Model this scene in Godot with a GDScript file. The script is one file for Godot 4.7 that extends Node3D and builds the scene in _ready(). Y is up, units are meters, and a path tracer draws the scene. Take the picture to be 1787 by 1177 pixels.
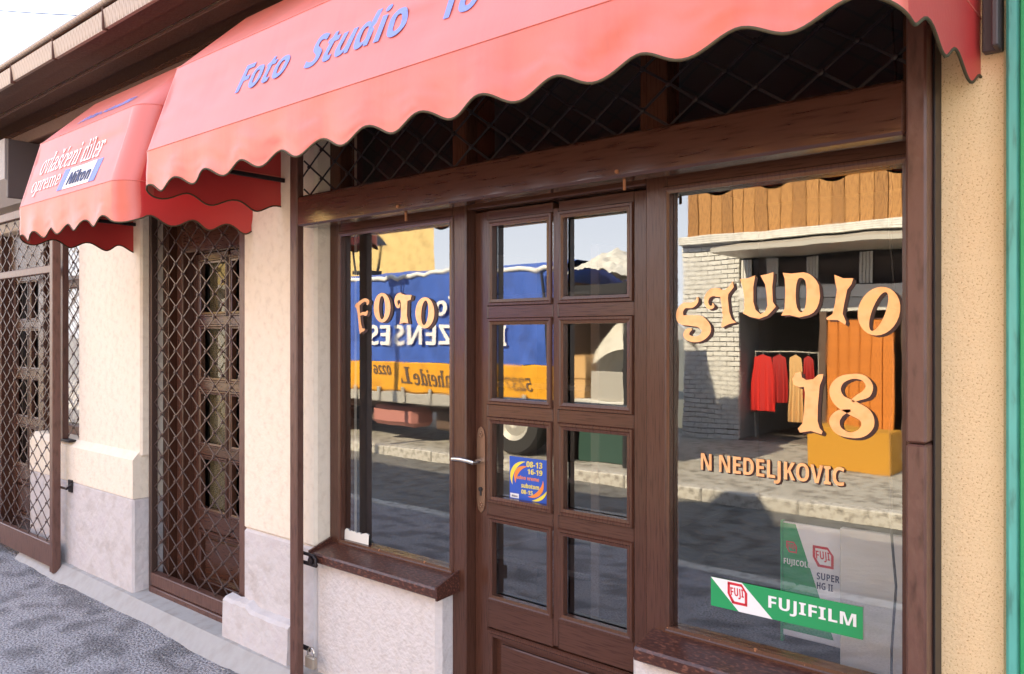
extends Node3D

# ------------------------------------------------------------------ materials
var M := {}

func lin(r: float, g: float, b: float) -> Color:
	return Color(r, g, b).linear_to_srgb()

func noise(seed_: int, freq: float, octaves := 4, kind := FastNoiseLite.TYPE_SIMPLEX_SMOOTH) -> FastNoiseLite:
	var n := FastNoiseLite.new()
	n.seed = seed_
	n.noise_type = kind
	n.frequency = freq
	n.fractal_octaves = octaves
	return n

func tex(seed_: int, freq: float, octaves := 4, stops: Array = [], size := 512, kind := FastNoiseLite.TYPE_SIMPLEX_SMOOTH) -> NoiseTexture2D:
	var t := NoiseTexture2D.new()
	t.width = size
	t.height = size
	t.seamless = true
	t.noise = noise(seed_, freq, octaves, kind)
	if stops.size():
		var g := Gradient.new()
		var off := PackedFloat32Array()
		var col := PackedColorArray()
		for s in stops:
			off.append(s[0])
			col.append(s[1])
		g.offsets = off
		g.colors = col
		t.color_ramp = g
	return t

func bump(seed_: int, freq: float, octaves := 4, strength := 6.0, size := 512, kind := FastNoiseLite.TYPE_SIMPLEX_SMOOTH) -> NoiseTexture2D:
	var t := tex(seed_, freq, octaves, [], size, kind)
	t.as_normal_map = true
	t.bump_strength = strength
	return t

func mat(c: Color, rough: float, metal := 0.0, scale := Vector3.ZERO) -> StandardMaterial3D:
	var m := StandardMaterial3D.new()
	m.albedo_color = c
	m.roughness = rough
	m.metallic = metal
	if scale != Vector3.ZERO:
		m.uv1_triplanar = true
		m.uv1_world_triplanar = true
		m.uv1_scale = scale
	return m

func add_bump(m: StandardMaterial3D, t: Texture2D, k: float) -> StandardMaterial3D:
	m.normal_enabled = true
	m.normal_texture = t
	m.normal_scale = k
	return m

func materials() -> void:
	var coarse := bump(3, 0.035, 4, 9.0)
	var fine := bump(5, 0.06, 3, 6.0)
	var mottle := tex(7, 0.008, 5, [[0.0, Color(0.84, 0.83, 0.82)], [0.45, Color(0.95, 0.95, 0.95)], [1.0, Color(1, 1, 1)]])
	var pits := tex(8, 0.035, 6, [[0.0, Color(0.62, 0.52, 0.42)], [0.25, Color(0.92, 0.88, 0.84)], [0.33, Color(1, 1, 1)], [0.7, Color(1, 1, 1)], [1.0, Color(0.93, 0.91, 0.88)]], 1024)
	var stain := tex(9, 0.012, 6, [[0.0, Color(0.62, 0.6, 0.6)], [0.4, Color(0.9, 0.89, 0.88)], [0.6, Color(1, 1, 1)], [1.0, Color(0.94, 0.94, 0.95)]])
	var faint := tex(10, 0.010, 6, [[0.0, Color(0.9, 0.88, 0.86)], [0.4, Color(0.97, 0.965, 0.96)], [0.6, Color(1, 1, 1)], [1.0, Color(0.97, 0.96, 0.97)]])
	var clean := tex(12, 0.014, 6, [[0.0, Color(0.93, 0.92, 0.91)], [0.4, Color(0.98, 0.98, 0.975)], [1.0, Color(1, 1, 1)]])
	# stucco
	for d in [["cream", lin(0.86, 0.75, 0.61), clean, 2.1, 0.2], ["dado", lin(0.60, 0.555, 0.54), faint, 0.9, 0.25], ["render", lin(0.66, 0.60, 0.58), clean, 2.4, 0.5], ["ochre", lin(0.85, 0.63, 0.37), pits, 4.3, 0.35], ["soil_edge", lin(0.40, 0.38, 0.36), faint, 1.6, 0.12]]:
		var m := mat(d[1], 0.92, 0.0, Vector3.ONE * d[3])
		m.albedo_texture = d[2]
		add_bump(m, coarse, d[4])
		M[d[0]] = m
	# painted brown metal and wood
	var scuff := tex(11, 0.02, 5, [[0.0, Color(0.72, 0.68, 0.66)], [0.4, Color(0.95, 0.94, 0.93)], [1.0, Color(1, 1, 1)]])
	var grainy := bump(13, 0.03, 4, 4.0)
	M.brown = add_bump(mat(lin(0.088, 0.036, 0.023), 0.24, 0.0, Vector3(14, 0.7, 14)), grainy, 0.14)
	M.brown.albedo_texture = scuff
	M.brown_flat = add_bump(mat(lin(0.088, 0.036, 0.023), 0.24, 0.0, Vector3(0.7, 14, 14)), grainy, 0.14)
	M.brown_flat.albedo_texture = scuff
	M.beam = add_bump(mat(lin(0.088, 0.036, 0.023), 0.16, 0.1, Vector3(0.5, 5, 5)), grainy, 0.05)
	M.beam.albedo_texture = scuff
	M.beam.metallic_specular = 0.7
	M.old_brown = add_bump(mat(lin(0.13, 0.06, 0.045), 0.4, 0.0, Vector3(3, 0.8, 3)), grainy, 0.25)
	M.old_brown.albedo_texture = scuff
	M.sill = add_bump(mat(lin(0.20, 0.085, 0.06), 0.32, 0.0, Vector3(2, 6, 6)), grainy, 0.3)
	M.sill.albedo_texture = tex(14, 0.03, 5, [[0.0, Color(0.52, 0.48, 0.50)], [0.58, Color(0.60, 0.55, 0.55)], [0.68, Color(0.85, 0.8, 0.75)], [1.0, Color(1, 1, 1)]])
	M.iron = mat(lin(0.085, 0.052, 0.043), 0.34, 0.3)
	M.dark_iron = mat(lin(0.022, 0.016, 0.018), 0.45, 0.4)
	M.rust = mat(lin(0.30, 0.12, 0.05), 0.7, 0.2)
	M.steel = mat(lin(0.62, 0.60, 0.56), 0.22, 1.0)
	M.lock = mat(lin(0.42, 0.36, 0.29), 0.4, 0.6)
	M.brass = mat(lin(0.30, 0.19, 0.13), 0.4, 0.75)
	# glass: a coated pane that mirrors part of the light and lets the rest through
	var white := Image.create(4, 4, false, Image.FORMAT_RGB8)
	white.fill(Color.WHITE)
	var w := ImageTexture.create_from_image(white)
	var ripple := bump(17, 0.006, 2, 3.0, 512)
	var g := mat(Color(0.97, 0.98, 0.98, 0.23), 0.03, 1.0, Vector3(1.1, 1.1, 1.1))
	g.albedo_texture = w
	g.transparency = BaseMaterial3D.TRANSPARENCY_ALPHA
	g.roughness_texture = tex(18, 0.007, 6, [[0.0, Color(0.1, 0.1, 0.1)], [0.52, Color(0.25, 0.25, 0.25)], [0.72, Color(1, 1, 1)], [1.0, Color(1, 1, 1)]])
	add_bump(g, ripple, 0.022)
	M.glass = g
	M.glass_plain = g.duplicate()
	M.glass_plain.albedo_color = Color(0.97, 0.98, 0.98, 0.06)
	# gold lettering
	M.gold = mat(lin(0.95, 0.56, 0.30), 0.38, 0.75, Vector3(6, 6, 6))
	M.gold.albedo_texture = tex(19, 0.01, 3, [[0.0, Color(0.95, 0.92, 0.88)], [0.5, Color(1, 1, 1)], [1.0, Color(1, 0.99, 0.95)]], 256)
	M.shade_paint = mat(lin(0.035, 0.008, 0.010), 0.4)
	# awning cloth
	var weave := bump(21, 0.25, 1, 2.0, 512)
	var fade := tex(23, 0.006, 5, [[0.0, Color(0.9, 0.9, 0.9)], [0.5, Color(0.98, 0.98, 0.98)], [1.0, Color(1, 1, 1)]])
	for d in [["cloth", lin(0.66, 0.115, 0.078)], ["cloth_side", lin(0.56, 0.028, 0.026)]]:  # front paler than sides: fall of light put into the colour, besides fading
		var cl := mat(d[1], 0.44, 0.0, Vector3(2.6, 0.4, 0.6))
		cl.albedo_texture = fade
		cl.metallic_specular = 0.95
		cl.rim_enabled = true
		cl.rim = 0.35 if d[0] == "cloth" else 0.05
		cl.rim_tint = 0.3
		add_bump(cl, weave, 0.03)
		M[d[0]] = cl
	M.braid = add_bump(mat(lin(0.06, 0.045, 0.018), 0.8, 0.0, Vector3.ONE * 30), fine, 0.5)
	M.print_blue = mat(lin(0.20, 0.26, 0.62), 0.6)
	M.print_white = mat(lin(0.84, 0.80, 0.78), 0.6)
	M.print_navy = mat(lin(0.03, 0.04, 0.12), 0.6)
	# roof and eave
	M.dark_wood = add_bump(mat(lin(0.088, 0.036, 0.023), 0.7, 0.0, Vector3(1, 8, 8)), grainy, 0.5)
	M.fascia = mat(lin(0.46, 0.38, 0.33), 0.45, 0.3, Vector3(26, 2, 2))
	M.fascia.albedo_texture = tex(27, 0.02, 4, [[0.0, Color(0.45, 0.36, 0.32)], [0.5, Color(0.9, 0.88, 0.86)], [1.0, Color(1, 1, 1)]], 256)
	M.tile = mat(lin(0.24, 0.10, 0.06), 0.8, 0.0, Vector3(2, 2, 2))
	M.tile.albedo_texture = stain
	M.grey_box = mat(lin(0.30, 0.27, 0.26), 0.5)
	M.dark_box = mat(lin(0.07, 0.055, 0.055), 0.5)
	# ground
	var asphalt := mat(Color.WHITE, 0.95, 0.0, Vector3(1.1, 1.1, 1.1))
	asphalt.vertex_color_use_as_albedo = true
	asphalt.albedo_texture = tex(31, 0.05, 6, [[0.0, Color(0.38, 0.38, 0.40)], [0.38, Color(0.72, 0.71, 0.72)], [0.55, Color(0.92, 0.91, 0.91)], [1.0, Color(1, 1, 1)]], 1024)
	add_bump(asphalt, bump(33, 0.05, 6, 24.0, 1024), 1.0)
	M.pavement = asphalt
	var road := mat(lin(0.15, 0.148, 0.138), 0.9, 0.0, Vector3(0.5, 0.5, 0.5))
	road.albedo_texture = stain
	add_bump(road, coarse, 0.6)
	M.road = road
	M.kerb = mat(lin(0.5, 0.48, 0.43), 0.85, 0.0, Vector3(2, 2, 2))
	M.kerb.albedo_texture = stain
	M.far_pavement = mat(lin(0.40, 0.38, 0.33), 0.9, 0.0, Vector3(0.7, 0.7, 0.7))
	M.far_pavement.albedo_texture = stain
	M.earth = mat(lin(0.16, 0.16, 0.13), 0.95)
	# across the street
	M.yellow_wall = mat(lin(0.72, 0.53, 0.22), 0.9, 0.0, Vector3(0.8, 0.8, 0.8))
	M.yellow_wall.albedo_texture = mottle
	M.white_brick = mat(lin(0.72, 0.71, 0.66), 0.75, 0.0, Vector3(2, 2, 2))
	M.white_brick.albedo_texture = mottle
	M.mortar = mat(lin(0.22, 0.21, 0.20), 0.95)
	var plank := mat(lin(0.52, 0.27, 0.085), 0.7, 0.0, Vector3(9, 0.6, 9))
	plank.albedo_texture = tex(37, 0.02, 5, [[0.0, Color(0.5, 0.4, 0.3)], [0.4, Color(0.85, 0.8, 0.72)], [0.6, Color(1, 1, 1)], [1.0, Color(0.9, 0.85, 0.8)]])
	M.plank = plank
	M.plank_dark = plank.duplicate()
	M.plank_dark.albedo_color = lin(0.40, 0.20, 0.06)
	M.pale_wall = mat(lin(0.55, 0.54, 0.50), 0.8)
	M.curtain = mat(lin(0.72, 0.71, 0.68), 0.8)
	M.dark_glass = mat(lin(0.012, 0.014, 0.02), 0.08)
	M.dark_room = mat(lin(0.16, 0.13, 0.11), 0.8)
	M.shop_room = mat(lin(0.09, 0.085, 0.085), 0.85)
	M.red_paint = mat(lin(0.55, 0.03, 0.025), 0.4)
	M.red_dull = mat(lin(0.36, 0.02, 0.018), 0.5)
	M.crate = mat(lin(0.50, 0.24, 0.02), 0.8)
	M.orange_wood = mat(lin(0.72, 0.24, 0.03), 0.5, 0.0, Vector3(20, 1, 20))
	M.orange_wood.albedo_texture = plank.albedo_texture
	M.blue_tarp = add_bump(mat(lin(0.045, 0.12, 0.50), 0.5, 0.0, Vector3(0.6, 0.6, 0.6)), ripple, 0.3)
	M.blue_tarp.albedo_texture = mottle
	M.yellow_tarp = add_bump(mat(lin(0.78, 0.36, 0.01), 0.5, 0.0, Vector3(0.6, 0.6, 0.6)), ripple, 0.3)
	M.yellow_tarp.albedo_texture = mottle
	M.grey_metal = mat(lin(0.45, 0.43, 0.38), 0.5, 0.3)
	M.rubber = mat(lin(0.02, 0.02, 0.02), 0.8)
	M.chassis = mat(lin(0.10, 0.06, 0.04), 0.7)
	M.canvas = add_bump(mat(lin(0.66, 0.64, 0.57), 0.85, 0.0, Vector3(1, 1, 1)), ripple, 0.8)
	M.canvas.albedo_texture = mottle
	M.rust_tank = mat(lin(0.42, 0.17, 0.14), 0.6)
	M.stall_cloth = mat(lin(0.02, 0.06, 0.045), 0.8)
	M.carton = mat(lin(0.62, 0.38, 0.16), 0.85)
	M.teal = mat(lin(0.10, 0.42, 0.36), 0.4, 0.0, Vector3(3, 0.6, 3))
	M.teal.albedo_texture = scuff
	M.green_print = mat(lin(0.015, 0.30, 0.10), 0.4)
	M.red_print = mat(lin(0.60, 0.02, 0.04), 0.4)
	M.white_print = mat(lin(0.80, 0.80, 0.80), 0.4)
	M.blue_print = mat(lin(0.02, 0.09, 0.48), 0.4)
	M.yellow_print = mat(lin(0.85, 0.70, 0.06), 0.4)
	M.orange_print = mat(lin(0.85, 0.25, 0.04), 0.4)
	M.black = mat(lin(0.015, 0.015, 0.017), 0.5)
	M.paper = mat(lin(0.74, 0.72, 0.66), 0.8)
	M.wire = mat(lin(0.03, 0.04, 0.09), 0.6)
	M.lace = add_bump(mat(lin(0.24, 0.19, 0.085), 0.9, 0.0, Vector3(12, 12, 12)), fine, 1.0)
	M.lace.albedo_texture = tex(41, 0.06, 2, [[0.0, Color(0.2, 0.18, 0.12)], [0.45, Color(0.45, 0.42, 0.3)], [0.6, Color(1, 1, 1)], [1.0, Color(1, 1, 1)]], 256)

# ------------------------------------------------------------------ mesh helpers
func st() -> SurfaceTool:
	var s := SurfaceTool.new()
	s.begin(Mesh.PRIMITIVE_TRIANGLES)
	return s

func tri(s: SurfaceTool, a: Vector3, b: Vector3, c: Vector3, hint: Vector3) -> void:
	var n := (c - a).cross(b - a)
	if n.length_squared() < 1e-16:
		return
	if n.dot(hint) < 0.0:
		n = -n
		var t := b
		b = c
		c = t
	s.set_normal(n.normalized())
	s.add_vertex(a)
	s.add_vertex(b)
	s.add_vertex(c)

func quad(s: SurfaceTool, a: Vector3, b: Vector3, c: Vector3, d: Vector3, hint: Vector3) -> void:
	tri(s, a, b, c, hint)
	tri(s, a, c, d, hint)

func smooth_tri(s: SurfaceTool, p: Array, n: Array) -> void:
	var f: Vector3 = (p[2] - p[0]).cross(p[1] - p[0])
	var order := [0, 1, 2] if f.dot(n[0] + n[1] + n[2]) >= 0.0 else [0, 2, 1]
	for k in order:
		s.set_normal(n[k])
		s.add_vertex(p[k])

# a box between two corners with chamfered edges
func box(s: SurfaceTool, a: Vector3, b: Vector3, bevel := 0.004, xf := Transform3D.IDENTITY) -> void:
	var c := (a + b) / 2.0
	var h := ((b - a) / 2.0).abs()
	var e: float = minf(bevel, minf(h.x, minf(h.y, h.z)) * 0.45)
	var pt := func(sg: Vector3, axis: int) -> Vector3:
		var q := h - Vector3.ONE * e
		q[axis] = h[axis]
		return xf * (c + sg * q)
	for axis in 3:
		var i := (axis + 1) % 3
		var j := (axis + 2) % 3
		for sg in [-1.0, 1.0]:
			var p := []
			for k in [[-1, -1], [1, -1], [1, 1], [-1, 1]]:
				var v := Vector3.ZERO
				v[axis] = sg
				v[i] = k[0]
				v[j] = k[1]
				p.append(pt.call(v, axis))
			var out := Vector3.ZERO
			out[axis] = sg
			quad(s, p[0], p[1], p[2], p[3], xf.basis * out)
		if e > 0.0:
			for k in [[-1, -1], [1, -1], [1, 1], [-1, 1]]:
				var lo := Vector3.ZERO
				lo[i] = k[0]
				lo[j] = k[1]
				var hi := lo
				var out := xf.basis * lo
				lo[axis] = -1
				hi[axis] = 1
				quad(s, pt.call(lo, i), pt.call(hi, i), pt.call(hi, j), pt.call(lo, j), out)
	if e > 0.0:
		for x in [-1.0, 1.0]:
			for y in [-1.0, 1.0]:
				for z in [-1.0, 1.0]:
					var v := Vector3(x, y, z)
					tri(s, pt.call(v, 0), pt.call(v, 1), pt.call(v, 2), xf.basis * v)

# a polygon in the xy plane of xf pushed along its z
func prism(s: SurfaceTool, poly: PackedVector2Array, xf: Transform3D, d: float) -> void:
	var idx := Geometry2D.triangulate_polygon(poly)
	var w := xf.basis.z
	for k in range(0, idx.size(), 3):
		for side in 2:
			var o := Vector3(0, 0, d * side)
			var v := []
			for m in 3:
				var q := poly[idx[k + m]]
				v.append(xf * (Vector3(q.x, q.y, 0) + o))
			tri(s, v[0], v[1], v[2], w * (1.0 if side else -1.0) * signf(d))
	var ccw := not Geometry2D.is_polygon_clockwise(poly)
	for k in poly.size():
		var a := poly[k]
		var b := poly[(k + 1) % poly.size()]
		if a.distance_to(b) < 1e-6:
			continue
		var n2 := Vector2(b.y - a.y, a.x - b.x) * (1.0 if ccw else -1.0)
		quad(s, xf * Vector3(a.x, a.y, 0), xf * Vector3(b.x, b.y, 0), xf * Vector3(b.x, b.y, d), xf * Vector3(a.x, a.y, d), xf.basis * Vector3(n2.x, n2.y, 0))

func tube(s: SurfaceTool, pts: Array, r: float, n := 8, closed := false) -> void:
	var rings := []
	for k in pts.size():
		var p: Vector3 = pts[k]
		var a: Vector3 = pts[(k - 1 + pts.size()) % pts.size()] if closed or k > 0 else p
		var b: Vector3 = pts[(k + 1) % pts.size()] if closed or k < pts.size() - 1 else p
		var t := (b - a).normalized()
		var u := t.cross(Vector3.UP if absf(t.y) < 0.9 else Vector3.RIGHT).normalized()
		var v := t.cross(u)
		var ring := []
		for m in n:
			var ang := TAU * m / n
			ring.append([p + (u * cos(ang) + v * sin(ang)) * r, u * cos(ang) + v * sin(ang)])
		rings.append(ring)
	for k in (rings.size() if closed else rings.size() - 1):
		var r0: Array = rings[k]
		var r1: Array = rings[(k + 1) % rings.size()]
		for m in n:
			var q := (m + 1) % n
			smooth_tri(s, [r0[m][0], r0[q][0], r1[q][0]], [r0[m][1], r0[q][1], r1[q][1]])
			smooth_tri(s, [r0[m][0], r1[q][0], r1[m][0]], [r0[m][1], r1[q][1], r1[m][1]])
	if not closed:
		for e in [[0, 1], [rings.size() - 1, -2]]:
			var ring: Array = rings[e[0]]
			var inner: Vector3 = pts[e[0] + e[1]] if e[0] == 0 else pts[pts.size() - 2]
			for m in range(1, n - 1):
				tri(s, ring[0][0], ring[m][0], ring[m + 1][0], pts[e[0]] - inner)

# a flat bar between two points; wide lies across it in the plane whose normal is nrm
func bar(s: SurfaceTool, a: Vector3, b: Vector3, wide: float, thick: float, nrm := Vector3(0, 0, 1)) -> void:
	var y := (b - a).normalized()
	var x := y.cross(nrm).normalized()
	var z := x.cross(y)
	box(s, Vector3(-wide / 2, 0, -thick / 2), Vector3(wide / 2, a.distance_to(b), thick / 2), minf(wide, thick) * 0.25, Transform3D(Basis(x, y, z), a))

func lathe(s: SurfaceTool, profile: Array, xf: Transform3D, n := 20) -> void:
	for k in profile.size() - 1:
		var p: Vector2 = profile[k]
		var q: Vector2 = profile[k + 1]
		var m2 := Vector2(q.y - p.y, p.x - q.x).normalized()
		for m in n:
			var a0 := TAU * m / n
			var a1 := TAU * (m + 1) / n
			var v := func(c: Vector2, a: float) -> Vector3: return xf * Vector3(c.x * cos(a), c.y, c.x * sin(a))
			var w := func(a: float) -> Vector3: return (xf.basis * Vector3(m2.x * cos(a), m2.y, m2.x * sin(a))).normalized()
			smooth_tri(s, [v.call(p, a0), v.call(p, a1), v.call(q, a1)], [w.call(a0), w.call(a1), w.call(a1)])
			smooth_tri(s, [v.call(p, a0), v.call(q, a1), v.call(q, a0)], [w.call(a0), w.call(a1), w.call(a0)])

func obj(called: String, s: SurfaceTool, m: Material, parent: Node = self) -> MeshInstance3D:
	var o := MeshInstance3D.new()
	o.name = called
	o.mesh = s.commit()
	o.material_override = m
	parent.add_child(o, true)
	return o

func bx(called: String, a: Vector3, b: Vector3, m: Material, parent: Node = self, bevel := 0.004) -> MeshInstance3D:
	var s := st()
	box(s, a, b, bevel)
	return obj(called, s, m, parent)

func tag(o: Node, label: String, category: String, group := "") -> Node:
	o.set_meta("label", label)
	o.set_meta("category", category)
	if group:
		o.set_meta("group", group)
	return o

func thing(called: String, label: String, category: String, at := Vector3.ZERO, group := "") -> Node3D:
	var o := Node3D.new()
	o.name = called
	o.position = at
	add_child(o, true)
	tag(o, label, category, group)
	return o

func struct(o: Node) -> Node:
	o.set_meta("kind", "structure")
	return o

func stuff(o: Node) -> Node:
	o.set_meta("kind", "stuff")
	return o

func font(face: String, heavy := true) -> SystemFont:
	var f := SystemFont.new()
	f.font_names = PackedStringArray([face])
	f.font_weight = 700 if heavy else 400
	return f

# lettering: the glyphs of a text, fitted to w by h; place maps (x, y, depth) to a point
func lettering(s: SurfaceTool, text: String, face: String, w: float, h: float, place: Callable, deep := 0.002, slant := 0.0, heavy := true) -> void:
	var t := TextMesh.new()
	t.text = text
	t.font = font(face, heavy)
	t.font_size = 64
	t.pixel_size = 0.01
	t.depth = 0.1
	t.curve_step = 2.0
	t.horizontal_alignment = HORIZONTAL_ALIGNMENT_LEFT
	var arr := t.get_mesh_arrays()
	var v: PackedVector3Array = arr[Mesh.ARRAY_VERTEX]
	var idx: PackedInt32Array = arr[Mesh.ARRAY_INDEX]
	var lo := v[0]
	var hi := v[0]
	for p in v:
		lo = lo.min(p)
		hi = hi.max(p)
	var nrm: PackedVector3Array = arr[Mesh.ARRAY_NORMAL]
	var at := func(k: int) -> Vector3:
		var p := (v[k] - lo) / (hi - lo)
		return place.call(p.x * w + p.y * h * slant, p.y * h, p.z * deep)
	var fwd: Vector3 = (place.call(0.0, 0.0, 1.0) - place.call(0.0, 0.0, 0.0)).normalized()
	var right: Vector3 = (place.call(1e-3, 0.0, 0.0) - place.call(0.0, 0.0, 0.0)).normalized()
	var upw: Vector3 = (place.call(0.0, 1e-3, 0.0) - place.call(0.0, 0.0, 0.0)).normalized()
	for k in range(0, idx.size(), 3):
		var n := nrm[idx[k]]
		tri(s, at.call(idx[k]), at.call(idx[k + 1]), at.call(idx[k + 2]), right * n.x + upw * n.y + fwd * n.z)

func plane_at(o: Vector3, x := Vector3.RIGHT, y := Vector3.UP) -> Callable:
	var z := x.cross(y)
	return func(a: float, b: float, c: float) -> Vector3: return o + x * a + y * b + z * c

func mm(list: Array, at: Vector2) -> PackedVector2Array:
	var p := PackedVector2Array()
	for k in range(0, list.size(), 2):
		p.append(at + Vector2(list[k], list[k + 1]) / 1000.0)
	return p

func rounded(p: PackedVector2Array, keep := 0.5) -> PackedVector2Array:
	var o := PackedVector2Array()
	for k in p.size():
		var a := p[k]
		var b := p[(k + 1) % p.size()]
		o.append(a.lerp(b, 0.5 - keep / 2.0))
		o.append(a.lerp(b, 0.5 + keep / 2.0))
	return o

# a stroke of changing width, list of x, y, width in millimetres
func stroke(list: Array, at: Vector2) -> PackedVector2Array:
	var c := Curve2D.new()
	var n := list.size() / 3
	var pos := []
	for k in n:
		pos.append(at + Vector2(list[3 * k], list[3 * k + 1]) / 1000.0)
	var mid := []
	var wid := []
	for k in n - 1:
		for q in 5:
			var t := q / 5.0
			var p0: Vector2 = pos[maxi(k - 1, 0)]
			var p3: Vector2 = pos[mini(k + 2, n - 1)]
			mid.append(pos[k].cubic_interpolate(pos[k + 1], p0, p3, t))
			wid.append(lerpf(list[3 * k + 2], list[3 * k + 5], t) / 1000.0)
	mid.append(pos[n - 1])
	wid.append(list[3 * n - 1] / 1000.0)
	var l := []
	var r := []
	for k in mid.size():
		var d: Vector2 = (mid[mini(k + 1, mid.size() - 1)] - mid[maxi(k - 1, 0)]).normalized()
		var nn: Vector2 = Vector2(-d.y, d.x) * wid[k] / 2.0
		l.append(mid[k] + nn)
		r.append(mid[k] - nn)
	var out := PackedVector2Array(l)
	r.reverse()
	out.append_array(PackedVector2Array(r))
	return out

# a stroke laid as quads, so that it may cross itself
func stroke_mesh(s: SurfaceTool, list: Array, at: Vector2, z: float, d: float, off := Vector2.ZERO) -> void:
	var o := stroke(list, at + off)
	var n := o.size() / 2
	for k in n - 1:
		var a := o[k]
		var b := o[k + 1]
		var c := o[2 * n - 2 - k]
		var e := o[2 * n - 1 - k]
		var p := func(q: Vector2, dz: float) -> Vector3: return Vector3(q.x, q.y, z + dz)
		quad(s, p.call(a, d), p.call(b, d), p.call(c, d), p.call(e, d), Vector3(0, 0, 1))
		quad(s, p.call(a, 0), p.call(b, 0), p.call(b, d), p.call(a, d), Vector3((a - e).x, (a - e).y, 0))
		quad(s, p.call(e, 0), p.call(c, 0), p.call(c, d), p.call(e, d), Vector3((e - a).x, (e - a).y, 0))

func keyhole(outer: PackedVector2Array, inner: PackedVector2Array) -> PackedVector2Array:
	if Geometry2D.is_polygon_clockwise(outer):
		outer.reverse()
	if not Geometry2D.is_polygon_clockwise(inner):
		inner.reverse()
	var best := 0
	for k in inner.size():
		if inner[k].distance_squared_to(outer[0]) < inner[best].distance_squared_to(outer[0]):
			best = k
	var p := outer.duplicate()
	var t := (outer[outer.size() - 1] - outer[0]).normalized() * 0.0002
	p.append(outer[0] + t)
	for k in range(1, inner.size() + 1):
		p.append(inner[(best + k) % inner.size()])
	p[p.size() - 1] = inner[best]
	# the slit starts a hair beside the first vertex
	p.insert(outer.size() + 1, inner[best] + t)
	return p

func ring_poly(c: Vector2, r: Vector2, lean: float) -> PackedVector2Array:
	var p := PackedVector2Array()
	for k in 28:
		var a := TAU * k / 28.0
		var v := Vector2(cos(a) * r.x, sin(a) * r.y)
		p.append(c + Vector2(v.x + v.y * lean, v.y))
	return p

# ------------------------------------------------------------------ scene
func _ready() -> void:
	var cam := Camera3D.new()
	cam.name = "camera"
	cam.fov = 45.02
	cam.near = 0.05
	cam.far = 2000.0
	cam.position = Vector3(0, 1.56, 2.155)
	cam.rotation_degrees = Vector3(0, 40.99, 0)
	add_child(cam)
	cam.current = true
	var we := WorldEnvironment.new()
	we.name = "world_environment"
	var env := Environment.new()
	env.background_mode = Environment.BG_SKY
	var sky := Sky.new()
	var sm := ProceduralSkyMaterial.new()
	sm.sky_top_color = Color(0.66, 0.71, 0.81)
	sm.sky_horizon_color = Color(0.93, 0.93, 0.94)
	sm.sky_curve = 0.18
	sm.ground_bottom_color = Color(0.3, 0.29, 0.28)
	sm.ground_horizon_color = Color(0.6, 0.6, 0.6)
	sky.sky_material = sm
	env.sky = sky
	env.tonemap_mode = Environment.TONE_MAPPER_LINEAR
	env.tonemap_exposure = 4.8
	env.sdfgi_enabled = true
	env.ssao_enabled = true
	env.ssil_enabled = true
	we.environment = env
	add_child(we)
	var sun := DirectionalLight3D.new()
	sun.name = "sun"
	sun.light_energy = 1.5
	sun.light_color = Color(1.0, 0.92, 0.79)
	sun.light_angular_distance = 0.5
	sun.shadow_enabled = true
	sun.basis = Basis.looking_at(Vector3(0.22, -1.0, 1.262).normalized())
	add_child(sun)
	materials()
	ground()
	shop_building()
	neighbour_shop()
	awnings()
	grilles()
	window_signs()
	shop_interior()
	opposite_side()
	small_things()

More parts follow.
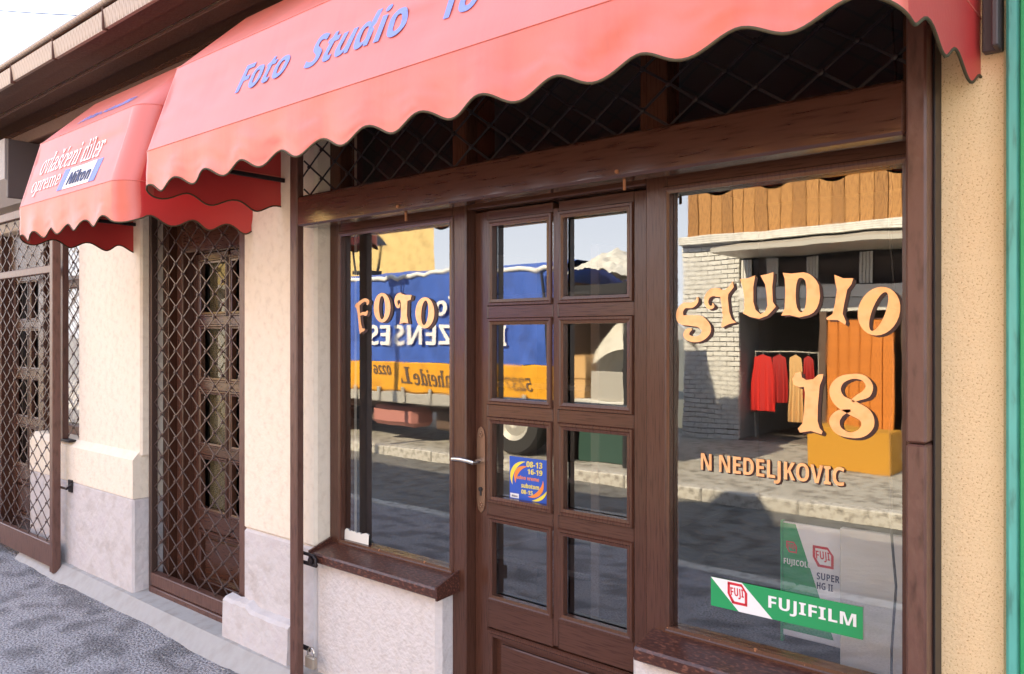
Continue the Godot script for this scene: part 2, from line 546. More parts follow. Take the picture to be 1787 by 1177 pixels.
func ground() -> void:
	var s := st()
	quad(s, Vector3(-700, -0.124, -700), Vector3(700, -0.124, -700), Vector3(700, -0.124, 700), Vector3(-700, -0.124, 700), Vector3.UP)
	struct(obj("ground", s, M.earth))
	s = st()
	quad(s, Vector3(-90, -0.12, 2.7), Vector3(60, -0.12, 2.7), Vector3(60, -0.12, 5.4), Vector3(-90, -0.12, 5.4), Vector3.UP)
	struct(obj("road", s, M.road))
	# near pavement, a gently uneven sheet with its kerb
	s = st()
	var n := noise(51, 0.9, 3)
	var f := noise(52, 7.0, 3)
	var hgt := func(x: float, z: float) -> Vector3:
		return Vector3(x, n.get_noise_2d(x, z) * 0.014 + f.get_noise_2d(x, z) * 0.004, z)
	var xs := []
	var x := -9.0
	while x < 1.01:
		xs.append(x)
		x += 0.05
	var zs := []
	var z := -0.15
	while z < 2.61:
		zs.append(z)
		z += 0.05
	var patch := noise(54, 1.1, 5)
	var tone := func(x_: float, z_: float) -> Color:
		var k := patch.get_noise_2d(x_ * 2.4 + z_, z_ * 4.0 - x_ * 0.8)
		var v := lerpf(0.30, 0.54, smoothstep(-0.26, 0.02, k))
		return Color(v, v * 0.965, v * 0.985)
	for i in xs.size() - 1:
		for j in zs.size() - 1:
			var p := []
			var cl := []
			for e in [[0, 0], [1, 0], [1, 1], [0, 1]]:
				p.append(hgt.call(xs[i + e[0]], zs[j + e[1]]))
				cl.append(tone.call(xs[i + e[0]], zs[j + e[1]]))
			for o in [[0, 1, 2], [0, 2, 3]]:
				var nn: Vector3 = (p[o[2]] - p[o[0]]).cross(p[o[1]] - p[o[0]])
				var oo: Array = o if nn.y > 0.0 else [o[0], o[2], o[1]]
				for q in oo:
					s.set_color(cl[q])
					s.set_normal((nn if nn.y > 0.0 else -nn).normalized())
					s.add_vertex(p[q])
	s.set_color(Color(0.3, 0.29, 0.295))
	for e in [[-90.0, -9.02], [0.99, 60.0]]:
		quad(s, Vector3(e[0], 0, -0.15), Vector3(e[1], 0, -0.15), Vector3(e[1], 0, 2.62), Vector3(e[0], 0, 2.62), Vector3.UP)
	struct(obj("pavement", s, M.pavement))
	var near := Node3D.new()
	near.name = "kerb"
	add_child(near)
	struct(near)
	for k in 34:
		bx("kerb_stone", Vector3(-20.0 + k, -0.13, 2.56), Vector3(-19.006 + k, 0.008, 2.70), M.kerb, near, 0.012)
	var far := Node3D.new()
	far.name = "kerb"
	add_child(far, true)
	struct(far)
	for k in 40:
		bx("kerb_stone", Vector3(-28.0 + k, -0.13, 5.2), Vector3(-27.006 + k, 0.012, 5.36), M.kerb, far, 0.012)
	s = st()
	box(s, Vector3(-90, -0.2, 5.361), Vector3(60, 0.0, 9.4), 0.0)
	struct(obj("pavement", s, M.far_pavement))
	# loose grit and crumbs of plaster, thicker near the wall
	var rng := RandomNumberGenerator.new()
	rng.seed = 77
	var stone := st()
	lathe(stone, [Vector2(0.0, -0.4), Vector2(0.8, -0.2), Vector2(1.0, 0.1), Vector2(0.6, 0.5), Vector2(0.0, 0.6)], Transform3D.IDENTITY, 6)
	var mm := MultiMesh.new()
	mm.transform_format = MultiMesh.TRANSFORM_3D
	mm.mesh = stone.commit()
	mm.instance_count = 900
	for k in 900:
		var gz := 0.16 + pow(rng.randf(), 1.8) * 1.5
		var gx := rng.randf_range(-7.5, -2.0)
		var at: Vector3 = hgt.call(gx, gz)
		var r := rng.randf_range(0.0018, 0.006)
		var bs := Basis(Vector3.UP, rng.randf() * TAU).scaled(Vector3(r * rng.randf_range(0.7, 1.5), r * 0.7, r))
		mm.set_instance_transform(k, Transform3D(bs, at + Vector3(0, r * 0.2, 0)))
	var grit := MultiMeshInstance3D.new()
	grit.name = "grit"
	grit.multimesh = mm
	grit.material_override = M.kerb
	add_child(grit, true)
	tag(grit, "loose pale grit scattered over the pavement along the wall", "grit")
	stuff(grit)
	# cement fillet along the foot of the wall
	s = st()
	var e1 := noise(53, 1.6, 3)
	var xx := -6.4
	while xx < -2.4:
		var a := xx
		var b := xx + 0.1
		var row := func(q: float) -> Array:
			var k := e1.get_noise_1d(q * 0.9) * 0.035
			return [Vector3(q, 0.085 + k * 0.1, -0.06), Vector3(q, 0.075 + k * 0.1, 0.07 + k * 0.3), Vector3(q, 0.03, 0.11 + k * 0.5), Vector3(q, -0.03, 0.165 + k * 0.5)]
		var r0: Array = row.call(a)
		var r1: Array = row.call(b)
		for k in 3:
			quad(s, r0[k], r1[k], r1[k + 1], r0[k + 1], Vector3(0, 1, 0.4))
		xx += 0.1
	struct(obj("pavement_edge", s, M.soil_edge))

# ------------------------------------------------------------------ the shop building
const EAVE_Y := 3.05
const EAVE_Z := 0.47
var house: Node3D

func glass_pane(parent: Node, x0: float, x1: float, y0: float, y1: float, z: float, m: Material = null) -> void:
	var s := st()
	quad(s, Vector3(x0, y0, z), Vector3(x1, y0, z), Vector3(x1, y1, z), Vector3(x0, y1, z), Vector3(0, 0, 1))
	obj("pane", s, m if m else M.glass, parent)

# a raised moulding round a rectangle
func moulding(parent: Node, x0: float, x1: float, y0: float, y1: float, z: float, w: float, d: float, m: Material) -> void:
	var s := st()
	var prof := [Vector2(0, 0), Vector2(0.15 * w, d), Vector2(0.45 * w, d), Vector2(0.6 * w, d * 0.55), Vector2(w, d * 0.35), Vector2(w, -0.022)]
	for k in prof.size() - 1:
		var p: Vector2 = prof[k]
		var q: Vector2 = prof[k + 1]
		var c := [[x0, y0, 1, 1], [x1, y0, -1, 1], [x1, y1, -1, -1], [x0, y1, 1, -1]]
		for e in 4:
			var a: Array = c[e]
			var b: Array = c[(e + 1) % 4]
			var mid := Vector3((x0 + x1) / 2, (y0 + y1) / 2, 0)
			var f := Vector3((a[0] + b[0]) / 2, (a[1] + b[1]) / 2, 0)
			var inward := (mid - f)
			inward = inward.normalized() if e % 2 == 0 else inward.normalized()
			var dir := Vector3(0, a[3], 0) if e == 0 or e == 2 else Vector3(b[2], 0, 0)
			var hint := Vector3(0, 0, (q.x - p.x)) - dir * (q.y - p.y)
			quad(s, Vector3(a[0] + a[2] * p.x, a[1] + a[3] * p.x, z + p.y), Vector3(b[0] + b[2] * p.x, b[1] + b[3] * p.x, z + p.y), Vector3(b[0] + b[2] * q.x, b[1] + b[3] * q.x, z + q.y), Vector3(a[0] + a[2] * q.x, a[1] + a[3] * q.x, z + q.y), hint)
	obj("moulding", s, m, parent)

func shop_door(x0: float, z: float, curtains: bool) -> Node3D:
	var m: Material = M.brown
	var d := Node3D.new()
	d.name = "door"
	house.add_child(d, true)
	var top := 2.04
	var x1 := x0 + 0.79
	var xa := x0 + 0.067   # left column
	var xb := x0 + 0.406   # right column
	var w := 0.316
	bx("stile", Vector3(x0, 0.06, z - 0.04), Vector3(xa + 0.002, top, z), m, d)
	bx("stile", Vector3(xb + w - 0.002, 0.06, z - 0.04), Vector3(x1, top, z), m, d)
	bx("muntin", Vector3(xa + w - 0.002, 0.46, z - 0.04), Vector3(xb + 0.002, top - 0.02, z - 0.001), m, d)
	var tops := []
	for k in 4:
		tops.append(2.006 - 0.3735 * k)
	var y_hi := top
	for k in 4:
		for c in [[xa + 0.002, xa + w - 0.002], [xb + 0.002, xb + w - 0.002]]:
			bx("rail", Vector3(c[0], tops[k] - 0.002, z - 0.039), Vector3(c[1], y_hi, z - 0.0015), M.brown_flat, d, 0.002)
		y_hi = tops[k] - 0.328
	for c in [[xa + 0.002, xa + w - 0.002], [xb + 0.002, xb + w - 0.002]]:
		bx("rail", Vector3(c[0], 0.455, z - 0.039), Vector3(c[1], y_hi, z - 0.0015), M.brown_flat, d, 0.002)
	for k in 4:
		for c in [xa, xb]:
			moulding(d, c, c + w, tops[k] - 0.330, tops[k], z, 0.026, 0.008, m)
			glass_pane(d, c + 0.01, c + w - 0.01, tops[k] - 0.32, tops[k] - 0.01, z - 0.030, M.glass_plain if curtains else M.glass)
			if curtains:
				var s := st()
				for q in 12:
					var u0: float = c + 0.012 + (w - 0.024) * q / 12.0
					var u1: float = c + 0.012 + (w - 0.024) * (q + 1) / 12.0
					var za := z - 0.06 - 0.012 * (q % 2)
					var zb := z - 0.06 - 0.012 * ((q + 1) % 2)
					quad(s, Vector3(u0, tops[k] - 0.32, za), Vector3(u1, tops[k] - 0.32, zb), Vector3(u1, tops[k] - 0.01, zb), Vector3(u0, tops[k] - 0.01, za), Vector3(0, 0, 1))
				obj("curtain", s, M.lace, d)
	# lower panel
	bx("rail", Vector3(xa + 0.002, 0.06, z - 0.039), Vector3(x1 - 0.066, 0.15, z - 0.0015), M.brown_flat, d, 0.002)
	bx("panel", Vector3(xa - 0.002, 0.148, z - 0.035), Vector3(x1 - 0.062, 0.457, z - 0.022), M.brown_flat, d)
	moulding(d, xa, x1 - 0.066, 0.15, 0.452, z, 0.028, 0.008, m)
	bx("raised_field", Vector3(xa + 0.06, 0.205, z - 0.023), Vector3(x1 - 0.125, 0.40, z - 0.006), M.brown_flat, d, 0.015)
	return d

func door_handle(d: Node3D, x: float, y: float, z: float) -> void:
	var s := st()
	var p := PackedVector2Array()
	var half := [Vector2(0, 0.165), Vector2(0.013, 0.155), Vector2(0.019, 0.135), Vector2(0.021, 0.11), Vector2(0.021, -0.11), Vector2(0.019, -0.135), Vector2(0.013, -0.155), Vector2(0, -0.165)]
	for v in half:
		p.append(Vector2(x, y) + v)
	for k in range(6, 0, -1):
		p.append(Vector2(x, y) + Vector2(-half[k].x, half[k].y))
	prism(s, p, Transform3D(Basis.IDENTITY, Vector3(0, 0, z)), 0.005)
	# ornament and keyhole
	for e in [0.135, -0.135]:
		for k in 5:
			var a := TAU * k / 5.0
			lathe(s, [Vector2(0.0045, 0), Vector2(0.004, 0.004), Vector2(0, 0.0055)], Transform3D(Basis(Vector3.RIGHT, PI / 2), Vector3(x + cos(a) * 0.008, y + e + sin(a) * 0.008, z + 0.005)), 8)
	obj("handle_plate", s, M.brass, d)
	s = st()
	lathe(s, [Vector2(0.0085, 0), Vector2(0.0085, 0.006), Vector2(0, 0.007)], Transform3D(Basis(Vector3.RIGHT, PI / 2), Vector3(x, y - 0.075, z + 0.005)), 14)
	box(s, Vector3(x - 0.004, y - 0.1, z + 0.004), Vector3(x + 0.004, y - 0.077, z + 0.0085), 0.001)
	obj("keyhole", s, M.black, d)
	s = st()
	lathe(s, [Vector2(0.011, 0), Vector2(0.010, 0.03), Vector2(0.009, 0.05), Vector2(0, 0.055)], Transform3D(Basis(Vector3.RIGHT, PI / 2), Vector3(x, y + 0.032, z + 0.005)), 14)
	var path := []
	for k in 9:
		var t := k / 8.0
		path.append(Vector3(x + 0.008 - 0.115 * t, y + 0.032 + 0.006 * sin(t * 2.6), z + 0.05 + 0.004 * sin(t * PI)))
	tube(s, path, 0.010, 10)
	obj("handle", s, M.steel, d)

func shop_building() -> void:
	house = thing("shop_building", "long low shop building with cream plaster pillars, grey dado and brown shopfronts", "building")
	# plaster wall pieces: [x0, x1, y0, y1, z1, material]
	var y := 0.62
	var wall := func(x0: float, x1: float, y0: float, y1: float, z1: float, m: Material, bev := 0.012) -> void:
		var s := st()
		box(s, Vector3(x0, y0, -0.24), Vector3(x1, y1, z1), bev)
		obj("wall", s, m, house)
	wall.call(-9.6, -7.361, -0.1, y, 0.0, M.dado)
	wall.call(-9.6, -7.361, y, 2.72, 0.0, M.cream)
	# pillar between the first window and the gated door, stepped out at its foot
	wall.call(-5.63, -4.735, 0.86, 2.72, 0.0, M.cream)
	wall.call(-6.38, -4.75, -0.1, y, 0.04, M.dado)
	var s := st()
	var step := PackedVector2Array([Vector2(-0.24, y), Vector2(0.04, y), Vector2(0.04, 0.845), Vector2(0.002, 0.888), Vector2(-0.24, 0.888)])
	prism(s, step, Transform3D(Basis(Vector3(0, 0, 1), Vector3(0, 1, 0), Vector3(1, 0, 0)), Vector3(-6.38, 0, 0)), 1.63)
	obj("plinth", s, M.cream, house)
	# pillar between the gated door and the main shopfront
	wall.call(-3.625, -3.03, -0.1, y, 0.0, M.dado)
	wall.call(-3.625, -3.03, y, 2.72, 0.0, M.cream)
	# its broken plinth block, an uneven lump of render
	s = st()
	var rn := noise(61, 4.0, 3)
	var grid := []
	for i in 15:
		var col := []
		var px := -3.73 + 0.56 * i / 14.0
		var topy := 0.262 + rn.get_noise_1d(px * 8.0) * 0.014 + (0.012 if i < 6 else -0.006)
		for v in [Vector2(0.003, -0.05), Vector2(0.056, -0.05), Vector2(0.055, 0.08), Vector2(0.053, 0.17), Vector2(0.050, topy - 0.018), Vector2(0.036, topy - 0.004), Vector2(-0.003, topy + 0.006)]:
			var w: float = rn.get_noise_2d(px * 9.0, v.y * 12.0) * 0.006
			col.append(Vector3(px, v.y, v.x + (w * 0.6 if v.x > 0.04 else 0.0)))
		grid.append(col)
	for i in 14:
		for k in 6:
			quad(s, grid[i][k], grid[i + 1][k], grid[i + 1][k + 1], grid[i][k + 1], Vector3(0, 0.3, 1))
	for e in [[0, -1.0], [14, 1.0]]:
		for k in range(1, 6):
			tri(s, grid[e[0]][0], grid[e[0]][k], grid[e[0]][k + 1], Vector3(e[1], 0, 0))
	obj("plinth", s, M.dado, house)
	# under the windows and right of the shopfront
	wall.call(-3.03, -2.243, -0.1, 0.578, 0.0, M.render, 0.02)
	wall.call(-1.385, -0.526, -0.1, 0.575, 0.0, M.render, 0.02)
	wall.call(-0.525, -0.362, -0.1, 2.72, 0.0, M.ochre)
	# lintels
	wall.call(-9.6, -0.36, 2.72, 3.1, 0.0, M.brown_flat, 0.004)  # brown instead of cream, the eave shade put into its colour
	wall.call(-4.735, -3.625, 2.40, 2.72, -0.001, M.cream)
	wall.call(-7.361, -5.63, 2.36, 2.72, -0.001, M.cream)
	wall.call(-9.6, 3.0, 3.1, 3.4, 0.0, M.cream, 0.004)
	# rear and inner walls, floor, ceiling
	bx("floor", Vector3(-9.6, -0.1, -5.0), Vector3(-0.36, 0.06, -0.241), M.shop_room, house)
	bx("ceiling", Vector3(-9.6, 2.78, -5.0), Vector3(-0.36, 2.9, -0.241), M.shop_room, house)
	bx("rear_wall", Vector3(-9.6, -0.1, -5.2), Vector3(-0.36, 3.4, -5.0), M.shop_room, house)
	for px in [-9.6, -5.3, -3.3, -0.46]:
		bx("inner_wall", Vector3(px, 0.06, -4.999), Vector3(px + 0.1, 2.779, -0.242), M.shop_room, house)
	roof()
	main_front()
	middle_door()
	left_window()

func roof() -> void:
	# eave fascia of overlapping metal lengths
	var x := -9.7
	var k := 0
	while x < 2.9:
		var w := 0.63
		if k in [5, 6]:
			w = 0.30
		var s := st()
		var tilt := 0.004 * ((k * 7) % 3 - 1)
		var prof := PackedVector2Array([Vector2(EAVE_Z - 0.05, EAVE_Y + 0.102), Vector2(EAVE_Z + 0.022, EAVE_Y + 0.086 + tilt), Vector2(EAVE_Z + 0.012, EAVE_Y + tilt), Vector2(EAVE_Z - 0.006, EAVE_Y + tilt), Vector2(EAVE_Z - 0.01, EAVE_Y + 0.07), Vector2(EAVE_Z - 0.05, EAVE_Y + 0.088)])
		prism(s, prof, Transform3D(Basis(Vector3(0, 0, 1), Vector3(0, 1, 0), Vector3(1, 0, 0)), Vector3(x + 0.006, 0, 0)), w - 0.016)
		obj("fascia_board", s, M.fascia, house)
		# the lap joint with its hook
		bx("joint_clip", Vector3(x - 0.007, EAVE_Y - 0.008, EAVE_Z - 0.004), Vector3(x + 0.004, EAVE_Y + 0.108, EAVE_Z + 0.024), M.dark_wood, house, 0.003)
		x += w
		k += 1
	# boarded soffit stepping back to the wall
	var yb := EAVE_Y + 0.055
	for b in [[0.455, 0.34, 0.0], [0.335, 0.23, 0.012], [0.225, 0.12, -0.006], [0.115, -0.02, 0.008]]:
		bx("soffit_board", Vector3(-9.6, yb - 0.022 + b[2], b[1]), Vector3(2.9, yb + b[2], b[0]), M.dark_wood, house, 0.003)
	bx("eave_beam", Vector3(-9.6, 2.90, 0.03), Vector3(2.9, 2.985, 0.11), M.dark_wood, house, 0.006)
	# roof slopes
	var s := st()
	var slope := 0.47
	var prof := PackedVector2Array([Vector2(EAVE_Z + 0.01, EAVE_Y + 0.105), Vector2(EAVE_Z + 0.01, EAVE_Y + 0.125), Vector2(-2.5, EAVE_Y + 0.125 + slope * 3.0), Vector2(-5.7, EAVE_Y + 0.1), Vector2(-5.7, EAVE_Y + 0.05), Vector2(-2.5, EAVE_Y + slope * 3.0)])
	prism(s, prof, Transform3D(Basis(Vector3(0, 0, 1), Vector3(0, 1, 0), Vector3(1, 0, 0)), Vector3(-9.7, 0, 0)), 12.6)
	obj("roof", s, M.tile, house)
	# rolled lower edge of the roof sheeting
	s = st()
	tube(s, [Vector3(-9.7, EAVE_Y + 0.12, EAVE_Z + 0.02), Vector3(2.9, EAVE_Y + 0.12, EAVE_Z + 0.02)], 0.016, 8)
	obj("roof_edge", s, M.fascia, house)
	# unseen stack and gable added to throw a broken shadow on the street
	bx("added_chimney", Vector3(-5.75, 3.4, -1.6), Vector3(-5.35, 4.75, -1.2), M.tile, house, 0.01)
	s = st()
	prism(s, PackedVector2Array([Vector2(-0.9, 0), Vector2(0.9, 0), Vector2(0.9, 0.2), Vector2(0.1, 1.1), Vector2(-0.1, 1.1), Vector2(-0.9, 0.5)]), Transform3D(Basis.IDENTITY, Vector3(-4.6, 3.75, -1.9)), 1.1)
	obj("added_dormer", s, M.tile, house)

func frame_part(called: String, parent: Node, a: Vector3, b: Vector3, m: Material, bev := 0.005) -> void:
	bx(called, a, b, m, parent, bev)

func main_front() -> void:
	# left display window
	for w in [[-3.029, -2.173, true], [-1.376, -0.526, false]]:
		var n := Node3D.new()
		n.name = "display_window"
		house.add_child(n, true)
		var x0: float = w[0]
		var x1: float = w[1]
		var fr := 0.075 if w[2] else 0.075
		frame_part("frame", n, Vector3(x0, 0.578, -0.16), Vector3(x0 + fr, 2.75, -0.075), M.brown)
		frame_part("frame", n, Vector3(x1 - 0.074, -0.05 if w[2] else 0.578, -0.16), Vector3(x1, 2.75, -0.075), M.brown)
		frame_part("frame", n, Vector3(x0 + fr - 0.001, 0.578, -0.16), Vector3(x1 - 0.073, 0.648, -0.077), M.brown_flat)
		frame_part("frame", n, Vector3(x0 + fr - 0.001, 2.02, -0.16), Vector3(x1 - 0.073, 2.10, -0.077), M.brown_flat)
		# stepped bead round the glass
		moulding(n, x0 + fr - 0.012, x1 - 0.062, 0.636, 2.03, -0.076, 0.024, 0.007, M.brown)
		glass_pane(n, x0 + fr - 0.005, x1 - 0.068, 0.642, 2.025, -0.1)
		# sloping sill with upturned ends
		var s := st()
		var sx0 := x0 + 0.015 if w[2] else x0 + 0.03
		var sx1 := -2.212 if w[2] else x1
		var prof := PackedVector2Array([Vector2(-0.12, 0.577), Vector2(0.036, 0.574), Vector2(0.04, 0.578), Vector2(0.04, 0.608), Vector2(0.034, 0.616), Vector2(-0.078, 0.641), Vector2(-0.12, 0.641)])
		prism(s, prof, Transform3D(Basis(Vector3(0, 0, 1), Vector3(0, 1, 0), Vector3(1, 0, 0)), Vector3(sx0, 0, 0)), sx1 - sx0)
		if w[2]:
			for e in [sx0 - 0.006, sx1 - 0.004]:
				prism(s, PackedVector2Array([Vector2(-0.082, 0.58), Vector2(0.043, 0.57), Vector2(0.045, 0.622), Vector2(-0.082, 0.665)]), Transform3D(Basis(Vector3(0, 0, 1), Vector3(0, 1, 0), Vector3(1, 0, 0)), Vector3(e, 0, 0)), 0.010)
		obj("sill", s, M.sill, n)
		s = st()
		for q in 6:
			var px := lerpf(sx0 + 0.05, sx1 - 0.05, q / 5.0)
			lathe(s, [Vector2(0.008, 0), Vector2(0.007, 0.003), Vector2(0, 0.005)], Transform3D(Basis(Vector3.RIGHT, PI / 2), Vector3(px, 0.652 if q % 2 else 0.655, -0.077)), 8)
		stuff(obj("screw", s, M.rust, n))
	# door jamb return and head
	var d := shop_door(-2.172, -0.125, false)
	door_handle(d, -2.135, 1.052, -0.125)
	bx("door_jamb", Vector3(-2.176, 0.0, -0.24), Vector3(-2.1725, 2.75, -0.08), M.brown, house, 0.0)
	bx("threshold", Vector3(-2.173, -0.05, -0.25), Vector3(-1.377, 0.055, -0.03), M.kerb, house, 0.01)
	bx("mullion", Vector3(-1.376, 0.0, -0.162), Vector3(-1.3, 0.577, -0.076), M.brown, house)
	bx("head_rail", Vector3(-2.172, 2.045, -0.17), Vector3(-1.377, 2.14, -0.08), M.brown_flat, house)
	# transom lights behind the folding grille
	bx("transom_rail", Vector3(-3.029, 2.10, -0.15), Vector3(-0.553, 2.16, -0.078), M.brown_flat, house)
	bx("transom_rail", Vector3(-3.029, 2.66, -0.15), Vector3(-0.553, 2.72, -0.078), M.brown_flat, house)
	for px in [-3.029, -2.24, -1.40, -0.613]:
		bx("transom_post", Vector3(px, 2.161, -0.15), Vector3(px + 0.06, 2.659, -0.079), M.brown, house)
	for e in [[-2.969, -2.24], [-2.18, -1.40], [-1.34, -0.613]]:
		glass_pane(house, e[0], e[1], 2.16, 2.66, -0.11, M.glass_plain)

func middle_door() -> void:
	var d := shop_door(-4.53, -0.215, true)
	d.set_meta("label", "brown door with lace curtains behind the lattice gate")
	bx("door_frame", Vector3(-4.735, -0.05, -0.24), Vector3(-4.665, 2.40, -0.13), M.brown, house)
	bx("door_frame", Vector3(-4.60, 0.0, -0.25), Vector3(-4.531, 2.40, -0.15), M.brown, house)
	bx("door_frame", Vector3(-3.739, 0.0, -0.25), Vector3(-3.626, 2.40, -0.15), M.brown, house)
	bx("door_frame", Vector3(-4.53, 2.042, -0.25), Vector3(-3.74, 2.40, -0.152), M.brown_flat, house)
	bx("threshold", Vector3(-4.735, -0.05, -0.26), Vector3(-3.626, 0.055, -0.02), M.kerb, house, 0.01)

func left_window() -> void:
	# window over the sill wall, white pleats added behind it for bright sky reflections
	var n := Node3D.new()
	n.name = "display_window"
	house.add_child(n, true)
	n.set_meta("label", "window with added white pleats for sky reflection beside the far left gate")
	var x0 := -6.38
	var x1 := -5.632
	for px in [x0, x1 - 0.06]:
		bx("frame", Vector3(px, 0.889, -0.16), Vector3(px + 0.06, 2.359, -0.09), M.old_brown, n)
	for py in [0.889, 1.90, 2.30]:
		bx("glazing_bar", Vector3(x0 + 0.059, py, -0.155), Vector3(x1 - 0.059, py + 0.058, -0.093), M.old_brown, n)
	glass_pane(n, x0 + 0.06, x1 - 0.06, 0.94, 1.91, -0.125)
	glass_pane(n, x0 + 0.06, x1 - 0.06, 1.95, 2.31, -0.125)
	var q := st()
	for k in 30:
		var u0: float = lerpf(x0 + 0.06, x1 - 0.06, k / 30.0)
		var u1: float = lerpf(x0 + 0.06, x1 - 0.06, (k + 1) / 30.0)
		quad(q, Vector3(u0, 0.95, -0.17 - 0.012 * (k % 2)), Vector3(u1, 0.95, -0.17 - 0.012 * ((k + 1) % 2)), Vector3(u1, 2.30, -0.17 - 0.012 * ((k + 1) % 2)), Vector3(u0, 2.30, -0.17 - 0.012 * (k % 2)), Vector3(0, 0, 1))
	obj("curtain", q, M.curtain, n)  # added white sheet, stands in for sky mirrored in the panes
	# door of the same make as the main one
	var d := shop_door(-7.272, -0.125, false)
	d.set_meta("label", "brown paned door behind the far left gate")
	bx("door_post", Vector3(-6.481, -0.05, -0.2), Vector3(-6.382, 2.359, -0.05), M.brown, house)
	bx("door_post", Vector3(-7.36, -0.05, -0.2), Vector3(-7.274, 2.359, -0.05), M.brown, house)
	bx("door_head", Vector3(-7.273, 2.042, -0.2), Vector3(-6.482, 2.359, -0.10), M.brown_flat, house)
	bx("threshold", Vector3(-7.36, -0.05, -0.26), Vector3(-6.382, 0.055, -0.02), M.kerb, house, 0.01)
	# thin guard post before the pillar, on a foot
	var s := st()
	box(s, Vector3(-5.80, 0.885, 0.012), Vector3(-5.755, 2.72, 0.05), 0.004)
	obj("guard_post", s, M.old_brown, house)
	s = st()
	box(s, Vector3(-5.86, 0.872, 0.008), Vector3(-5.64, 0.888, 0.055), 0.003)
	obj("guard_foot", s, M.dark_iron, house)

func neighbour_shop() -> void:
	var t := thing("neighbour_shop", "neighbouring shop with teal post and red panel at right edge", "building")
	bx("wall", Vector3(-0.359, -0.1, -0.25), Vector3(2.9, 3.05, -0.02), M.ochre, t)
	bx("post", Vector3(-0.361, -0.1, -0.019), Vector3(-0.334, 3.0, 0.05), M.teal, t, 0.006)
	bx("post_lip", Vector3(-0.333, -0.1, -0.019), Vector3(-0.322, 3.0, 0.055), M.green_print, t, 0.003)
	bx("panel", Vector3(-0.321, -0.1, -0.019), Vector3(1.6, 1.35, 0.045), M.red_paint, t, 0.006)
	bx("panel", Vector3(-0.321, 1.36, -0.019), Vector3(1.6, 2.9, 0.04), M.teal, t, 0.006)

# ------------------------------------------------------------------ awnings
class Canopy:
	var x0: float
	var x1: float
	var prof: Array       # [z, y] from top to valance hem
	var lobe: float
	var amp: float
	var seed_: int
	var r := 0.075
	var sag: FastNoiseLite
	func hem(sx: float) -> float:
		return -amp * cos(TAU * sx / lobe)
	# s: distance along the plan (0 at the left wall), t: 0..3 down the profile
	func at(u: float, t: float, out := 0.0) -> Vector3:
		var k := mini(int(t), prof.size() - 2)
		var f := t - k
		var a: Vector2 = prof[k]
		var b: Vector2 = prof[k + 1]
		var zy := a.lerp(b, f)
		var z := zy.x
		var side := maxf(z - r, 0.001)
		var p: Vector3
		var w := x1 - x0
		if u < 1.0:
			p = Vector3(x0 - out, zy.y, side * u)
		elif u < 2.0:
			var an := (u - 1.0) * PI / 2
			p = Vector3(x0 + r - (r + out) * cos(an), zy.y, side + (r + out) * sin(an))
		elif u < 3.0:
			p = Vector3(lerpf(x0 + r, x1 - r, u - 2.0), zy.y, side + r + out)
		elif u < 4.0:
			var an := (u - 3.0) * PI / 2
			p = Vector3(x1 - r + (r + out) * sin(an), zy.y, side + (r + out) * cos(an))
		else:
			p = Vector3(x1 + out, zy.y, side * (5.0 - u))
		# hem line and slack in the cloth
		var along := 0.0
		if u < 1.0:
			along = u * 0.6
		elif u < 2.0:
			along = 0.6 + (u - 1.0) * 0.1
		elif u < 3.0:
			along = 0.7 + (u - 2.0) * (w - 2 * r)
		elif u < 4.0:
			along = 0.7 + w - 2 * r + (u - 3.0) * 0.1
		else:
			along = 0.8 + w - 2 * r + (u - 4.0) * 0.6
		if t > 2.0:
			p.y += (t - 2.0) * hem(along - 0.7 - lobe * 0.5)
			p.z += sin(along * 23.0) * 0.006 * (t - 2.0) + sag.get_noise_2d(along * 2.5, t * 1.0) * 0.010 * (t - 2.0)
		var slack := sin(PI * clampf(f, 0, 1))
		if u >= 2.0 and u <= 3.0 and t < 2.0:
			p.z += slack * (sag.get_noise_2d(along * 1.2, t * 1.6) * 0.012 - 0.006)
		return p

func cloth(parent: Node, called: String, c: Canopy, us: Array, t0: float, t1: float, nt: int, m: Material) -> void:
	var s := st()
	var pt := func(u: float, t: float) -> Vector3: return c.at(u, t)
	var nm := func(u: float, t: float) -> Vector3:
		var e := 0.01
		var a: Vector3 = c.at(minf(u + e, us[us.size() - 1]), t) - c.at(maxf(u - e, us[0]), t)
		var b: Vector3 = c.at(u, minf(t + e, t1)) - c.at(u, maxf(t - e, t0))
		return b.cross(a).normalized()
	var grid := []
	for i in us.size():
		var row := []
		for j in nt + 1:
			var t := lerpf(t0, t1, float(j) / nt)
			var n: Vector3 = nm.call(us[i], t)
			var p: Vector3 = pt.call(us[i], t)
			var mid := Vector3((c.x0 + c.x1) / 2, 1.5, -0.2)
			if n.dot(p - mid) < 0:
				n = -n
			row.append([p, n])
		grid.append(row)
	for i in us.size() - 1:
		for j in nt:
			var q := [grid[i][j], grid[i + 1][j], grid[i + 1][j + 1], grid[i][j + 1]]
			smooth_tri(s, [q[0][0], q[1][0], q[2][0]], [q[0][1], q[1][1], q[2][1]])
			smooth_tri(s, [q[0][0], q[2][0], q[3][0]], [q[0][1], q[2][1], q[3][1]])
	obj(called, s, m, parent)

func spread(a: float, b: float, n: int) -> Array:
	var o := []
	for k in n + 1:
		o.append(lerpf(a, b, float(k) / n))
	return o

